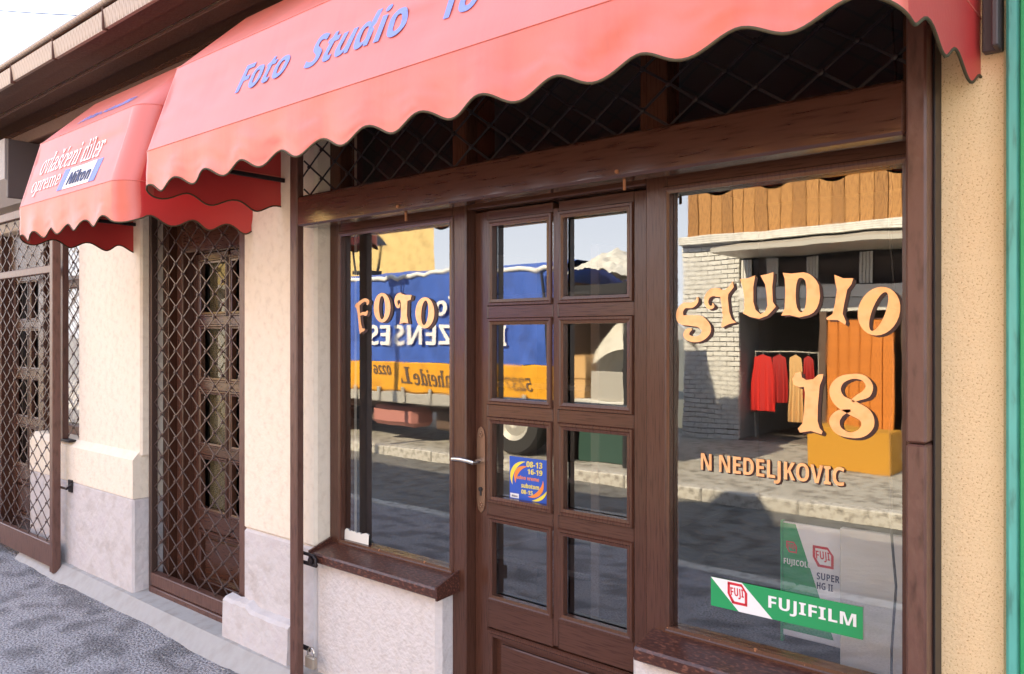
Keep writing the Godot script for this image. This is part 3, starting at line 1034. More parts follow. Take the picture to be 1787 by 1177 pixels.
func awning(called_label: String, c: Canopy, n: int) -> Node3D:
	var t := thing("awning", called_label, "awning")
	var front := spread(1.1, 2.0, 12) + spread(2.0, 3.0, n).slice(1) + spread(3.0, 3.9, 12).slice(1)
	cloth(t, "top_panel", c, front, 0.0, 1.0, 4, M.cloth)
	cloth(t, "front_panel", c, front, 1.0, 2.0, 10, M.cloth)
	cloth(t, "valance", c, front, 2.0, 3.0, 8, M.cloth)
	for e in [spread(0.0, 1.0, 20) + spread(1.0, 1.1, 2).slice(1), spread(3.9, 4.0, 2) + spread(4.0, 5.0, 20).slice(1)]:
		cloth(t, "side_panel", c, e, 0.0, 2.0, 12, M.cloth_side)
		cloth(t, "side_valance", c, e, 2.0, 3.0, 6, M.cloth_side)
	# braid along the hem, seams along the folds
	var all := spread(0.0, 1.0, 30) + spread(1.0, 2.0, 10).slice(1) + spread(2.0, 3.0, n * 2).slice(1) + spread(3.0, 4.0, 10).slice(1) + spread(4.0, 5.0, 30).slice(1)
	var pts := []
	for u in all:
		pts.append(c.at(u, 3.0))
	var s := st()
	tube(s, pts, 0.0036, 6)
	obj("braid", s, M.braid, t)
	for k in [1.0, 2.0]:
		pts = []
		for u in all:
			pts.append(c.at(u, k, 0.0))
		s = st()
		tube(s, pts, 0.0022, 6)
		obj("seam", s, M.cloth, t)
	# the frame inside: head rail on the wall, front bar, arms
	s = st()
	var z0: float = c.prof[0].x
	box(s, Vector3(c.x0 + 0.02, c.prof[0].y - 0.05, z0 - 0.06), Vector3(c.x1 - 0.02, c.prof[0].y - 0.006, z0 - 0.01), 0.004)
	for q in 3:
		var px := lerpf(c.x0 + 0.1, c.x1 - 0.14, q / 2.0)
		box(s, Vector3(px, c.prof[0].y - 0.05, -0.01), Vector3(px + 0.04, c.prof[0].y - 0.012, z0 - 0.05), 0.003)
	obj("head_rail", s, M.dark_iron, t)
	s = st()
	tube(s, [Vector3(c.x0 + c.r, c.prof[2].y - 0.02, c.prof[2].x - 0.03), Vector3(c.x1 - c.r, c.prof[2].y - 0.02, c.prof[2].x - 0.03)], 0.012, 8)
	obj("front_bar", s, M.dark_iron, t)
	for px in [c.x0 + 0.03, c.x1 - 0.03]:
		s = st()
		bar(s, Vector3(px, c.prof[2].y - 0.02, 0.0), Vector3(px, c.prof[2].y - 0.02, c.prof[2].x - c.r), 0.02, 0.012, Vector3(1, 0, 0))
		obj("arm", s, M.dark_iron, t)
	return t

func on_cloth(c: Canopy, x: float, t: float, height_per_t: float) -> Callable:
	var w := c.x1 - c.x0 - 2 * c.r
	return func(a: float, b: float, d: float) -> Vector3:
		var u := 2.0 + (x + a - c.x0 - c.r) / w
		return c.at(u, t - b / height_per_t, 0.0022 + d)

func awnings() -> void:
	var c := Canopy.new()
	c.x0 = -3.30
	c.x1 = -0.42
	c.prof = [Vector2(0.22, 2.965), Vector2(0.53, 2.668), Vector2(0.655, 2.305), Vector2(0.655, 2.150)]
	c.lobe = 0.228
	c.amp = 0.019
	c.sag = noise(71, 1.0, 3)
	var t := awning("large red awning, its front paled by fading and painted light, with blue lettering above the main shopfront", c, 96)
	var hp := 0.384
	var s := st()
	lettering(s, "Foto", "Droid Sans", 0.30, 0.115, on_cloth(c, -2.655, 1.66, hp), 0.0006, 0.14)
	lettering(s, "Studio", "Droid Sans", 0.475, 0.13, on_cloth(c, -2.235, 1.67, hp), 0.0006, 0.14)
	lettering(s, "18", "Droid Sans", 0.15, 0.13, on_cloth(c, -1.625, 1.67, hp), 0.0006, 0.14)
	obj("lettering", s, M.print_blue, t)
	var b := Canopy.new()
	b.x0 = -4.83
	b.x1 = -3.54
	b.prof = [Vector2(0.255, 2.86), Vector2(0.53, 2.59), Vector2(0.63, 2.24), Vector2(0.63, 2.075)]
	b.lobe = 0.205
	b.amp = 0.019
	b.r = 0.10
	b.sag = noise(73, 1.0, 3)
	t = awning("smaller red awning with white lettering above the lattice gated door", b, 48)
	hp = 0.364
	s = st()
	lettering(s, "ovlašćeni diler", "Droid Serif", 0.72, 0.115, on_cloth(b, -4.60, 1.57, hp), 0.0012, 0.25, false)
	lettering(s, "opreme", "Droid Serif", 0.37, 0.085, on_cloth(b, -4.66, 1.885, hp), 0.0012, 0.25, false)
	obj("lettering", s, M.print_white, t)
	var card := func(x0: float, x1: float, y0: float, y1: float, lift: float, m: Material) -> void:
		var q := st()
		var f := on_cloth(b, 0.0, 1.885, hp)
		for k in 8:
			var a0 := lerpf(x0, x1, k / 8.0)
			var a1 := lerpf(x0, x1, (k + 1) / 8.0)
			var sl := 0.25
			quad(q, f.call(a0 + y0 * sl, y0, lift), f.call(a1 + y0 * sl, y0, lift), f.call(a1 + y1 * sl, y1, lift), f.call(a0 + y1 * sl, y1, lift), Vector3(0, 0.3, 1))
		obj("print", q, m, t)
	card.call(-4.265, -4.205, -0.012, 0.098, 0.0, M.print_blue)
	card.call(-4.20, -3.90, -0.012, 0.098, 0.0, M.print_white)
	card.call(-3.895, -3.835, -0.012, 0.098, 0.0, M.print_blue)
	s = st()
	lettering(s, "Nikon", "Droid Sans", 0.25, 0.07, func(a: float, q: float, d: float) -> Vector3: return on_cloth(b, -4.165, 1.87, hp).call(a, q, d + 0.002), 0.002, 0.25)
	obj("lettering", s, M.print_navy, t)
	s = st()
	lettering(s, "foto studio", "Droid Serif", 0.62, 0.07, func(a: float, q: float, d: float) -> Vector3:
		return b.at(2.0 + (-4.45 + a - b.x0 - b.r) / (b.x1 - b.x0 - 2 * b.r), 0.75 - q / 0.385, 0.003 + d), 0.001, 0.25)
	obj("lettering", s, M.print_blue, t)

# ------------------------------------------------------------------ grilles and gates
func lattice(parent: Node, x0: float, x1: float, y0: float, y1: float, z: float, m: Material, dx := 0.17, dy := 0.123, off := 0.0) -> void:
	var rivets := st()
	var n := ceili((x1 - x0) / dx + (y1 - y0) / dy) + 2
	for dir in [1.0, -1.0]:
		for k in range(-n, n + 1):
			# line x = xs + dir * dx/dy * (y - y0)
			var xs := x0 + off + k * dx
			var ya := y0
			var yb := y1
			var g: float = dir * dx / dy
			var xa := xs
			var xb := xs + g * (y1 - y0)
			var lim := func(xv: float) -> float: return y0 + (xv - xs) / g
			if dir > 0:
				ya = maxf(y0, lim.call(x0))
				yb = minf(y1, lim.call(x1))
			else:
				ya = maxf(y0, lim.call(x1))
				yb = minf(y1, lim.call(x0))
			if yb - ya < 0.03:
				continue
			xa = xs + g * (ya - y0)
			xb = xs + g * (yb - y0)
			var s := st()
			# slightly bent at every crossing, as pressed strip is
			var steps := maxi(1, int(round((yb - ya) / (dy / 2))))
			var pa := Vector3(xa, ya, z + 0.003 * dir)
			for q in steps:
				var f := float(q + 1) / steps
				var wob := 0.003 * sin(q * 2.3 + k) if q + 1 < steps else 0.0
				var pb := Vector3(lerpf(xa, xb, f) + wob, lerpf(ya, yb, f), z + 0.003 * dir)
				bar(s, pa, pb, 0.008, 0.004)
				pa = pb
			obj("lattice_bar", s, m, parent)
	# rivets on the crossings
	var i := 0
	var py := y0
	while py <= y1 + 0.001:
		var shift := 0.0 if i % 2 == 0 else dx / 2
		var k2 := -1
		while x0 + off + shift + k2 * dx <= x1 + 0.001:
			var px := x0 + off + shift + k2 * dx
			if px > x0 + 0.01 and px < x1 - 0.01 and py > y0 + 0.01 and py < y1 - 0.01:
				lathe(rivets, [Vector2(0.010, 0), Vector2(0.0085, 0.005), Vector2(0, 0.007)], Transform3D(Basis(Vector3.RIGHT, PI / 2), Vector3(px, py, z + 0.005)), 7)
			k2 += 1
		py += dy / 2
		i += 1
	if i > 0:
		stuff(obj("rivet", rivets, m, parent))

func grilles() -> void:
	# the gate before the middle door
	var g := thing("lattice_gate", "brown diamond lattice gate closed across the door left of the main shop", "gate")
	bx("post", Vector3(-4.733, 0.055, -0.085), Vector3(-4.70, 2.40, -0.045), M.iron, g)
	bx("post", Vector3(-3.70, 0.055, -0.09), Vector3(-3.628, 2.40, -0.02), M.old_brown, g)
	bx("bottom_rail", Vector3(-4.699, 0.115, -0.09), Vector3(-3.701, 0.188, -0.04), M.old_brown, g)
	bx("bottom_rail", Vector3(-4.699, 0.058, -0.095), Vector3(-3.701, 0.112, -0.03), M.old_brown, g)
	bx("top_rail", Vector3(-4.699, 2.33, -0.09), Vector3(-3.701, 2.398, -0.04), M.old_brown, g)
	lattice(g, -4.698, -3.702, 0.19, 2.328, -0.066, M.iron)
	# the gate at the far left, standing clear of the wall
	g = thing("lattice_gate", "brown diamond lattice gate at far left standing before the paned window", "gate")
	bx("post", Vector3(-5.745, 0.03, 0.085), Vector3(-5.69, 2.45, 0.135), M.old_brown, g)
	bx("post", Vector3(-7.45, 0.03, 0.085), Vector3(-7.395, 2.45, 0.135), M.old_brown, g)
	bx("bottom_rail", Vector3(-7.394, 0.06, 0.088), Vector3(-5.746, 0.21, 0.13), M.old_brown, g)
	bx("middle_rail", Vector3(-7.394, 1.98, 0.088), Vector3(-5.746, 2.03, 0.13), M.old_brown, g)
	bx("top_rail", Vector3(-7.394, 2.39, 0.088), Vector3(-5.746, 2.449, 0.13), M.old_brown, g)
	lattice(g, -7.393, -5.747, 0.212, 2.388, 0.108, M.iron)
	# fixed lattice over the same window
	g = thing("window_grille", "narrow diamond lattice fixed over the window edge beside the far left gate", "grille")
	lattice(g, -6.38, -5.66, 0.89, 2.36, -0.03, M.iron)
	bx("bracket", Vector3(-6.38, 2.361, -0.05), Vector3(-5.66, 2.385, -0.02), M.iron, g)
	# roll of folding grille over the main front: box beam, side posts, lattice above
	g = thing("folding_grille", "dark folding grille with glossy brown beam and posts round the main shopfront", "grille")
	bx("beam", Vector3(-3.012, 2.037, 0.03), Vector3(-0.555, 2.168, 0.11), M.beam, g, 0.008)
	bx("post", Vector3(-3.067, -0.02, 0.071), Vector3(-3.013, 2.72, 0.109), M.old_brown, g, 0.005)
	bx("post", Vector3(-0.553, 0.0, 0.001), Vector3(-0.509, 1.31, 0.115), M.old_brown, g, 0.005)
	bx("post", Vector3(-0.553, 1.313, 0.001), Vector3(-0.509, 2.72, 0.115), M.old_brown, g, 0.005)
	bx("edge_strip", Vector3(-0.508, 0.0, 0.001), Vector3(-0.503, 2.72, 0.06), M.dark_iron, g, 0.001)
	lattice(g, -3.012, -0.556, 2.17, 2.715, 0.075, M.dark_iron, 0.176, 0.123, 0.05)
	bx("top_rail", Vector3(-3.012, 2.716, 0.05), Vector3(-0.556, 2.76, 0.10), M.dark_iron, g)
	var s := st()
	for px in [-2.35, -1.36]:
		lathe(s, [Vector2(0.007, 0), Vector2(0.006, 0.006), Vector2(0, 0.008)], Transform3D(Basis(Vector3.RIGHT, PI / 2), Vector3(px, 2.055, 0.109)), 10)
		lathe(s, [Vector2(0.005, 0), Vector2(0.005, 0.035), Vector2(0, 0.036)], Transform3D(Basis.IDENTITY, Vector3(px, 2.005, 0.07)), 8)
	stuff(obj("bolt", s, M.rust, g))

# ------------------------------------------------------------------ signs on the glass
func letter(parent: Node, parts: Array, at: Vector2, z: float, drop: Vector2) -> void:
	var l := st()
	var sh := st()
	var k := 0
	for p in parts:
		var zz := z + 0.0003 * k
		if p[0] == "stroke":
			stroke_mesh(l, p[1], at, zz, 0.0008)
			stroke_mesh(sh, p[1], at, zz - 0.0016, 0.0008, drop)
		else:
			var poly: PackedVector2Array = p[1]
			prism(l, poly, Transform3D(Basis.IDENTITY, Vector3(0, 0, zz)), 0.0008)
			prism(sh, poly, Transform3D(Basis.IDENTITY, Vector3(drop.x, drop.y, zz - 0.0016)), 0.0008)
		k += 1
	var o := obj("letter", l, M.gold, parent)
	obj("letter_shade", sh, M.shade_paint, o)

func window_signs() -> void:
	var z := -0.0962
	var a := Vector2(-1.28, 1.5)
	var drop := Vector2(0.008, -0.005)
	var t := thing("window_lettering", "gold letters STUDIO in an arc over the number 18 on right window", "lettering")
	letter(t, [["stroke", [77, 182, 4, 73, 168, 11, 57, 158, 17, 31, 157, 18, 16, 140, 22, 20, 115, 29, 52, 111, 33, 86, 106, 36, 106, 83, 32, 91, 59, 20, 61, 53, 17, 39, 63, 20, 42, 77, 18, 57, 85, 4]]], a, z, drop)
	letter(t, [["poly", mm([133, 207, 164, 200, 181, 211, 192, 225, 195, 208, 178, 188, 176, 175, 181, 133, 189, 113, 203, 103, 181, 99, 157, 88, 155, 95, 160, 117, 157, 153, 152, 180, 135, 182], a)], ["stroke", [151, 193, 26, 127, 195, 24, 110, 183, 17, 106, 165, 13, 115, 150, 11, 128, 152, 9, 127, 162, 3]]], a, z, drop)
	letter(t, [["poly", mm([215, 231, 238, 232, 262, 239, 259, 223, 256, 206, 256, 163, 263, 139, 278, 126, 292, 133, 299, 150, 296, 189, 292, 212, 278, 238, 298, 241, 317, 246, 316, 227, 313, 204, 315, 161, 324, 147, 310, 132, 298, 121, 274, 113, 245, 119, 224, 130, 229, 144, 228, 179, 222, 211], a)]], a, z, drop)
	letter(t, [["poly", keyhole(mm([344, 243, 369, 239, 404, 241, 419, 236, 430, 228, 440, 216, 447, 202, 450, 172, 447, 154, 441, 139, 432, 128, 419, 121, 392, 115, 365, 122, 340, 121, 350, 141, 352, 187, 350, 225], a), rounded(mm([392, 228, 408, 222, 413, 200, 412, 158, 406, 132, 393, 128, 383, 148, 381, 186, 385, 216], a)))]], a, z, drop)
	letter(t, [["poly", mm([489, 230, 512, 219, 539, 218, 534, 202, 523, 188, 514, 144, 511, 123, 520, 101, 518, 93, 498, 106, 469, 107, 467, 112, 484, 123, 491, 152, 496, 189, 491, 211], a)]], a, z, drop)
	letter(t, [["poly", keyhole(ring_poly(a + Vector2(0.604, 0.128), Vector2(0.053, 0.064), 0.1), ring_poly(a + Vector2(0.604, 0.127), Vector2(0.018, 0.051), 0.32))]], a, z, drop)
	letter(t, [["poly", mm([459, -42, 457, -54, 449, -74, 444, -130, 443, -172, 449, -192, 457, -200, 454, -208, 424, -201, 394, -208, 388, -197, 401, -182, 406, -142, 408, -96, 405, -79, 392, -81, 377, -75, 372, -59, 381, -41, 397, -38, 399, -53, 412, -60, 431, -57, 445, -44], a)]], a, z, drop * 1.1)
	letter(t, [["stroke", [536, -112, 8, 552, -102, 16, 573, -90, 23, 580, -69, 18, 565, -49, 15, 535, -46, 13, 505, -58, 21, 491, -84, 31, 503, -113, 35, 537, -131, 40, 568, -148, 39, 576, -173, 33, 560, -196, 23, 530, -204, 14, 500, -194, 22, 489, -170, 29, 501, -150, 22, 517, -142, 12, 532, -138, 6]]], a, z, drop * 1.1)
	# the name below
	t = thing("window_lettering", "small orange painted name in capitals below the gold 18", "lettering")
	var s := st()
	lettering(s, "N NEDELJKOVIC", "Droid Sans", 0.428, 0.066, plane_at(Vector3(-1.192, 1.141, z)), 0.0008, 0.0)
	var o := obj("letters", s, M.gold, t)
	s = st()
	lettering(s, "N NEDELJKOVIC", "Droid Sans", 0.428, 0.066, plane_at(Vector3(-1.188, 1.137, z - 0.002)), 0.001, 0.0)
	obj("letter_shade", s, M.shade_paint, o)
	# FOTO on the left window
	a = Vector2(-2.9, 1.55)
	drop = Vector2(0.018, -0.004)
	t = thing("window_lettering", "gold letters FOTO with dark edges on the left window", "lettering")
	letter(t, [["poly", mm([26, 147, 40, 160, 58, 158, 62, 118, 68, 74, 78, 48, 97, 46, 92, 37, 72, 30, 62, 22, 56, 44, 51, 84, 45, 118, 38, 136], a)], ["stroke", [46, 150, 20, 72, 164, 15, 98, 171, 14, 117, 162, 20, 110, 150, 6]], ["stroke", [58, 106, 10, 84, 113, 12, 104, 111, 19, 116, 124, 6]]], a, z, drop)
	letter(t, [["poly", keyhole(ring_poly(a + Vector2(0.211, 0.135), Vector2(0.055, 0.063), 0.0), ring_poly(a + Vector2(0.211, 0.135), Vector2(0.020, 0.050), 0.0))]], a, z, drop)
	letter(t, [["poly", mm([323, 194, 358, 184, 398, 183, 392, 164, 372, 159, 369, 100, 378, 66, 351, 70, 323, 64, 332, 96, 332, 151, 325, 168], a)], ["stroke", [335, 179, 32, 313, 177, 27, 301, 161, 19, 307, 141, 14, 319, 137, 12, 325, 149, 5]]], a, z, drop)
	letter(t, [["poly", keyhole(ring_poly(a + Vector2(0.477, 0.108), Vector2(0.056, 0.063), 0.0), ring_poly(a + Vector2(0.477, 0.108), Vector2(0.021, 0.050), 0.1))]], a, z, drop)
	# green film sticker
	t = thing("film_sticker", "green and white film sticker with red emblem low on right window", "sticker")
	var p := func(x: float, y: float) -> Vector2: return Vector2(-1.159 + x, 0.749 + y)
	var flat := func(called: String, pts: Array, zz: float, m: Material) -> void:
		var q := st()
		prism(q, PackedVector2Array(pts), Transform3D(Basis.IDENTITY, Vector3(0, 0, zz)), 0.0006)
		obj(called, q, m, t)
	flat.call("backing", [p.call(0, 0), p.call(0.443, 0.003), p.call(0.443, 0.09), p.call(0, 0.087)], z, M.green_print)
	flat.call("stripe", [p.call(0.0, 0.0868), p.call(0.10, 0.0874), p.call(0.193, 0.0015), p.call(0.09, 0.0008)], z + 0.0008, M.white_print)
	s = st()
	lettering(s, "FUJIFILM", "Droid Sans", 0.245, 0.045, plane_at(Vector3(-0.978, 0.772, z + 0.0008)), 0.0008, 0.0)
	obj("lettering", s, M.white_print, t)
	emblem(t, Vector3(-1.104, 0.77, z + 0.0016), 0.062)
	# blue opening hours notice inside the door pane
	t = thing("hours_notice", "blue opening hours notice with yellow print in the door pane", "notice")
	var dz := -0.1535
	s = st()
	box(s, Vector3(-2.018, 0.952, dz - 0.0012), Vector3(-1.826, 1.112, dz), 0.0)
	obj("card", s, M.blue_print, t)
	for e in [["08-13", 0.075, -1.935, 1.079, 0.022, M.yellow_print], ["16-19", 0.07, -1.93, 1.053, 0.02, M.yellow_print], ["radno vreme", 0.115, -1.99, 1.03, 0.015, M.orange_print], ["subotom", 0.085, -1.96, 1.0, 0.018, M.yellow_print], ["08-15", 0.055, -1.96, 0.977, 0.016, M.yellow_print]]:
		s = st()
		lettering(s, e[0], "Droid Sans", e[1], e[4], plane_at(Vector3(e[2], e[3], dz + 0.0003)), 0.0006, 0.05)
		obj("print", s, e[5], t)
	var arc := func(c: Vector2, r: float, a0: float, a1: float, w: float, m: Material) -> void:
		var q := st()
		for k in 12:
			var u0 := lerpf(a0, a1, k / 12.0)
			var u1 := lerpf(a0, a1, (k + 1) / 12.0)
			var w0 := w * sin(PI * (k + 0.15) / 12.3)
			var w1 := w * sin(PI * (k + 1.15) / 12.3)
			var f := func(u: float, rr: float) -> Vector3: return Vector3(c.x + cos(u) * rr * 1.15, c.y + sin(u) * rr, dz + 0.0005)
			quad(q, f.call(u0, r - w0), f.call(u1, r - w1), f.call(u1, r + w1), f.call(u0, r + w0), Vector3(0, 0, 1))
		obj("print", q, m, t)
	arc.call(Vector2(-1.93, 1.03), 0.068, 1.7, 3.5, 0.008, M.yellow_print)
	arc.call(Vector2(-1.93, 1.028), 0.052, 1.6, 3.4, 0.008, M.orange_print)
	arc.call(Vector2(-1.925, 1.03), 0.06, -1.6, 0.1, 0.008, M.orange_print)
	arc.call(Vector2(-1.915, 1.03), 0.073, -1.5, -0.4, 0.006, M.yellow_print)
	s = st()
	box(s, Vector3(-2.014, 0.957, dz), Vector3(-1.972, 0.974, dz + 0.0006), 0.0)
	obj("print", s, M.white_print, t)
	s = st()
	lettering(s, "Nikon", "Droid Sans", 0.028, 0.008, plane_at(Vector3(-2.007, 0.961, dz + 0.0008)), 0.0005, 0.2)
	obj("print", s, M.print_navy, t)

# red rounded emblem with the four letters in the middle
func emblem(t: Node, o: Vector3, k: float) -> void:
	var s := st()
	var b := func(x0: float, x1: float, y0: float, y1: float) -> void:
		box(s, o + Vector3(x0, y0, 0) * k, o + Vector3(x1, y1, 0) * k + Vector3(0, 0, 0.0007), 0.0)
	b.call(0.0, 0.12, 0.45, 0.93)
	b.call(0.0, 0.72, 0.88, 1.0)
	b.call(0.88, 1.0, 0.08, 0.62)
	b.call(0.25, 1.0, 0.0, 0.12)
	prism(s, PackedVector2Array([Vector2(0.72, 1.0), Vector2(0.70, 0.88), Vector2(0.88, 0.62), Vector2(1.0, 0.62)]), Transform3D(Basis.IDENTITY.scaled(Vector3(k, k, 1)), o), 0.0007)
	prism(s, PackedVector2Array([Vector2(0.0, 0.45), Vector2(0.12, 0.45), Vector2(0.34, 0.12), Vector2(0.25, 0.0)]), Transform3D(Basis.IDENTITY.scaled(Vector3(k, k, 1)), o), 0.0007)
	lettering(s, "FUJI", "Droid Sans", 0.66 * k, 0.5 * k, plane_at(o + Vector3(0.18, 0.27, 0) * k), 0.0007, -0.08)
	obj("emblem", s, M.red_print, t)

func shop_interior() -> void:
	# display stand with film advert
	var t := thing("display_stand", "green and white film advert stand inside the right window", "display stand")
	var z := -0.40
	bx("board", Vector3(-1.065, 0.60, z - 0.012), Vector3(-0.872, 0.965, z), M.white_print, t, 0.003)
	var s := st()
	prism(s, PackedVector2Array([Vector2(-1.062, 0.62), Vector2(-0.90, 0.62), Vector2(-1.02, 0.962), Vector2(-1.062, 0.962)]), Transform3D(Basis.IDENTITY, Vector3(0, 0, z + 0.0005)), 0.0008)
	obj("print", s, M.green_print, t)
	emblem(t, Vector3(-0.965, 0.84, z + 0.0005), 0.065)
	emblem(t, Vector3(-1.05, 0.87, z + 0.0018), 0.035)
	s = st()
	lettering(s, "SUPER", "Droid Sans", 0.07, 0.022, plane_at(Vector3(-0.952, 0.80, z + 0.0005)), 0.0008, 0.0)
	lettering(s, "HG II", "Droid Sans", 0.05, 0.022, plane_at(Vector3(-0.952, 0.77, z + 0.0005)), 0.0008, 0.0)
	obj("print", s, M.print_navy, t)
	s = st()
	lettering(s, "FUJICOLOR", "Droid Sans", 0.105, 0.024, plane_at(Vector3(-1.058, 0.825, z + 0.0016)), 0.0008, 0.0)
	obj("print", s, M.white_print, t)
	for px in [-1.068, -0.874]:
		bx("edge_strip", Vector3(px, 0.58, z - 0.014), Vector3(px + 0.008, 0.97, z + 0.006), M.green_print, t, 0.001)
	# pale backing board
	t = thing("backing_board", "pale grey board leaning low inside the right window", "board")
	bx("sheet", Vector3(-0.84, 0.45, -0.30), Vector3(-0.56, 1.0, -0.28), M.pale_wall, t, 0.003)
	bx("foot", Vector3(-0.84, 0.43, -0.34), Vector3(-0.56, 0.449, -0.24), M.curtain, t, 0.003)
	# window bench that carries both
	t = thing("window_bench", "grey bench inside the right shop window", "bench")
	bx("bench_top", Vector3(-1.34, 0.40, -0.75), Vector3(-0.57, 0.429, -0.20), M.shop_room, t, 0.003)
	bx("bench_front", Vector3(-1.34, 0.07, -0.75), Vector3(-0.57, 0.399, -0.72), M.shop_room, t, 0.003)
	# hanging cable
	s = st()
	var pts := []
	for k in 24:
		var y := 0.45 + 2.0 * k / 23.0
		pts.append(Vector3(-0.668 + 0.006 * sin(y * 9.0) + 0.003 * sin(y * 23.0), y, -0.185 + 0.004 * sin(y * 13.0)))
	tube(s, pts, 0.0035, 6)
	tag(obj("cable", s, M.black), "thin dark cable hanging at the right edge inside right window", "cable")
	# paper strip in the corner of the left window
	s = st()
	var n := noise(81, 30.0, 2)
	for k in 16:
		var x0 := -2.955 + 0.18 * k / 16.0
		var x1 := -2.955 + 0.18 * (k + 1) / 16.0
		var h0 := 0.046 + n.get_noise_1d(x0 * 10) * 0.010
		var h1 := 0.046 + n.get_noise_1d(x1 * 10) * 0.010
		var f := func(x: float, y: float, zz: float) -> Vector3: return Vector3(x, 0.655 + y, zz)
		quad(s, f.call(x0, 0, -0.092), f.call(x1, 0, -0.092), f.call(x1, h1, -0.094), f.call(x0, h0, -0.094), Vector3(0, 0, 1))
		quad(s, f.call(x0, h0, -0.094), f.call(x1, h1, -0.094), f.call(x1, h1, -0.099), f.call(x0, h0, -0.099), Vector3(0, 1, 0))
	tag(obj("paper_strip", s, M.paper), "torn white paper strip in the lower corner of left window", "paper")
	# shelf inside the left window, dim
	t = thing("window_shelf", "dim shelf unit standing inside behind the left window", "shelf")
	bx("upright", Vector3(-2.95, 0.07, -1.4), Vector3(-2.90, 2.0, -1.0), M.dark_room, t)
	bx("upright", Vector3(-2.25, 0.07, -1.4), Vector3(-2.20, 2.0, -1.0), M.dark_room, t)
	for k in 4:
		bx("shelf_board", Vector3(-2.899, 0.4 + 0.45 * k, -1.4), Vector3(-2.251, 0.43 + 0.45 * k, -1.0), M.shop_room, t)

# ------------------------------------------------------------------ across the street, seen in the glass
func facing_text(s: SurfaceTool, text: String, face: String, x_start: float, y: float, z: float, w: float, h: float, slant := 0.0, heavy := true) -> void:
	lettering(s, text, face, w, h, plane_at(Vector3(x_start, y, z), Vector3(-1, 0, 0), Vector3.UP), 0.004, slant, heavy)

func opposite_side() -> void:
	# yellow house
	var t := thing("yellow_house", "yellow plastered house across the street seen reflected in left window", "building")
	var s := st()
	prism(s, PackedVector2Array([Vector2(-26, 9.2), Vector2(-12.15, 9.2), Vector2(-21.0, 17), Vector2(-30, 17)]), Transform3D(Basis(Vector3(1, 0, 0), Vector3(0, 0, 1), Vector3(0, 1, 0)), Vector3(0, -0.1, 0)), 7.1)
	obj("wall", s, M.yellow_wall, t)
	s = st()
	prism(s, PackedVector2Array([Vector2(8.7, 7.0), Vector2(17.5, 7.0), Vector2(13.1, 8.4)]), Transform3D(Basis(Vector3(0, 0, 1), Vector3(0, 1, 0), Vector3(1, 0, 0)), Vector3(-29, 0, 0)), 7.0)
	obj("roof", s, M.tile, t)
	for k in 3:
		var w := bx("window", Vector3(-24.5 + k * 2.6, 1.2, 9.15), Vector3(-23.0 + k * 2.6, 3.0, 9.22), M.pale_wall, t, 0.01)
		bx("pane", Vector3(-24.4 + k * 2.6, 1.3, 9.14), Vector3(-23.1 + k * 2.6, 2.9, 9.149), M.dark_glass, w, 0.0)
	# lantern on a bracket before it
	t = thing("street_lantern", "dark framed street lantern on a post in front of the truck", "lantern", Vector3(-9.19, 2.45, 5.05))
	for c in [[-0.14, -0.14], [0.14, -0.14], [0.14, 0.14], [-0.14, 0.14]]:
		s = st()
		bar(s, Vector3(c[0] * 0.8, 0.05, c[1] * 0.8), Vector3(c[0], 0.42, c[1]), 0.03, 0.03)
		obj("frame", s, M.black, t)
	bx("base", Vector3(-0.15, 0.0, -0.15), Vector3(0.15, 0.05, 0.15), M.black, t)
	s = st()
	prism(s, PackedVector2Array([Vector2(-0.22, 0.42), Vector2(0.22, 0.42), Vector2(0, 0.6)]), Transform3D(Basis.IDENTITY, Vector3(0, 0, -0.2)), 0.4)
	obj("cap", s, M.black, t)
	bx("post", Vector3(-0.04, -2.45, -0.04), Vector3(0.04, -0.001, 0.04), M.black, t)
	truck()
	stall()
	brick_house()
	# a low house further back, closing the gap
	t = thing("distant_house", "low pale house far behind the market stall", "building")
	bx("wall", Vector3(-12, -0.1, 24), Vector3(-5, 2.0, 30), M.pale_wall, t, 0.02)
	s = st()
	prism(s, PackedVector2Array([Vector2(23.6, 2.0), Vector2(30.4, 2.0), Vector2(27, 3.4)]), Transform3D(Basis(Vector3(0, 0, 1), Vector3(0, 1, 0), Vector3(1, 0, 0)), Vector3(-12.2, 0, 0)), 7.4)
	obj("roof", s, M.tile, t)

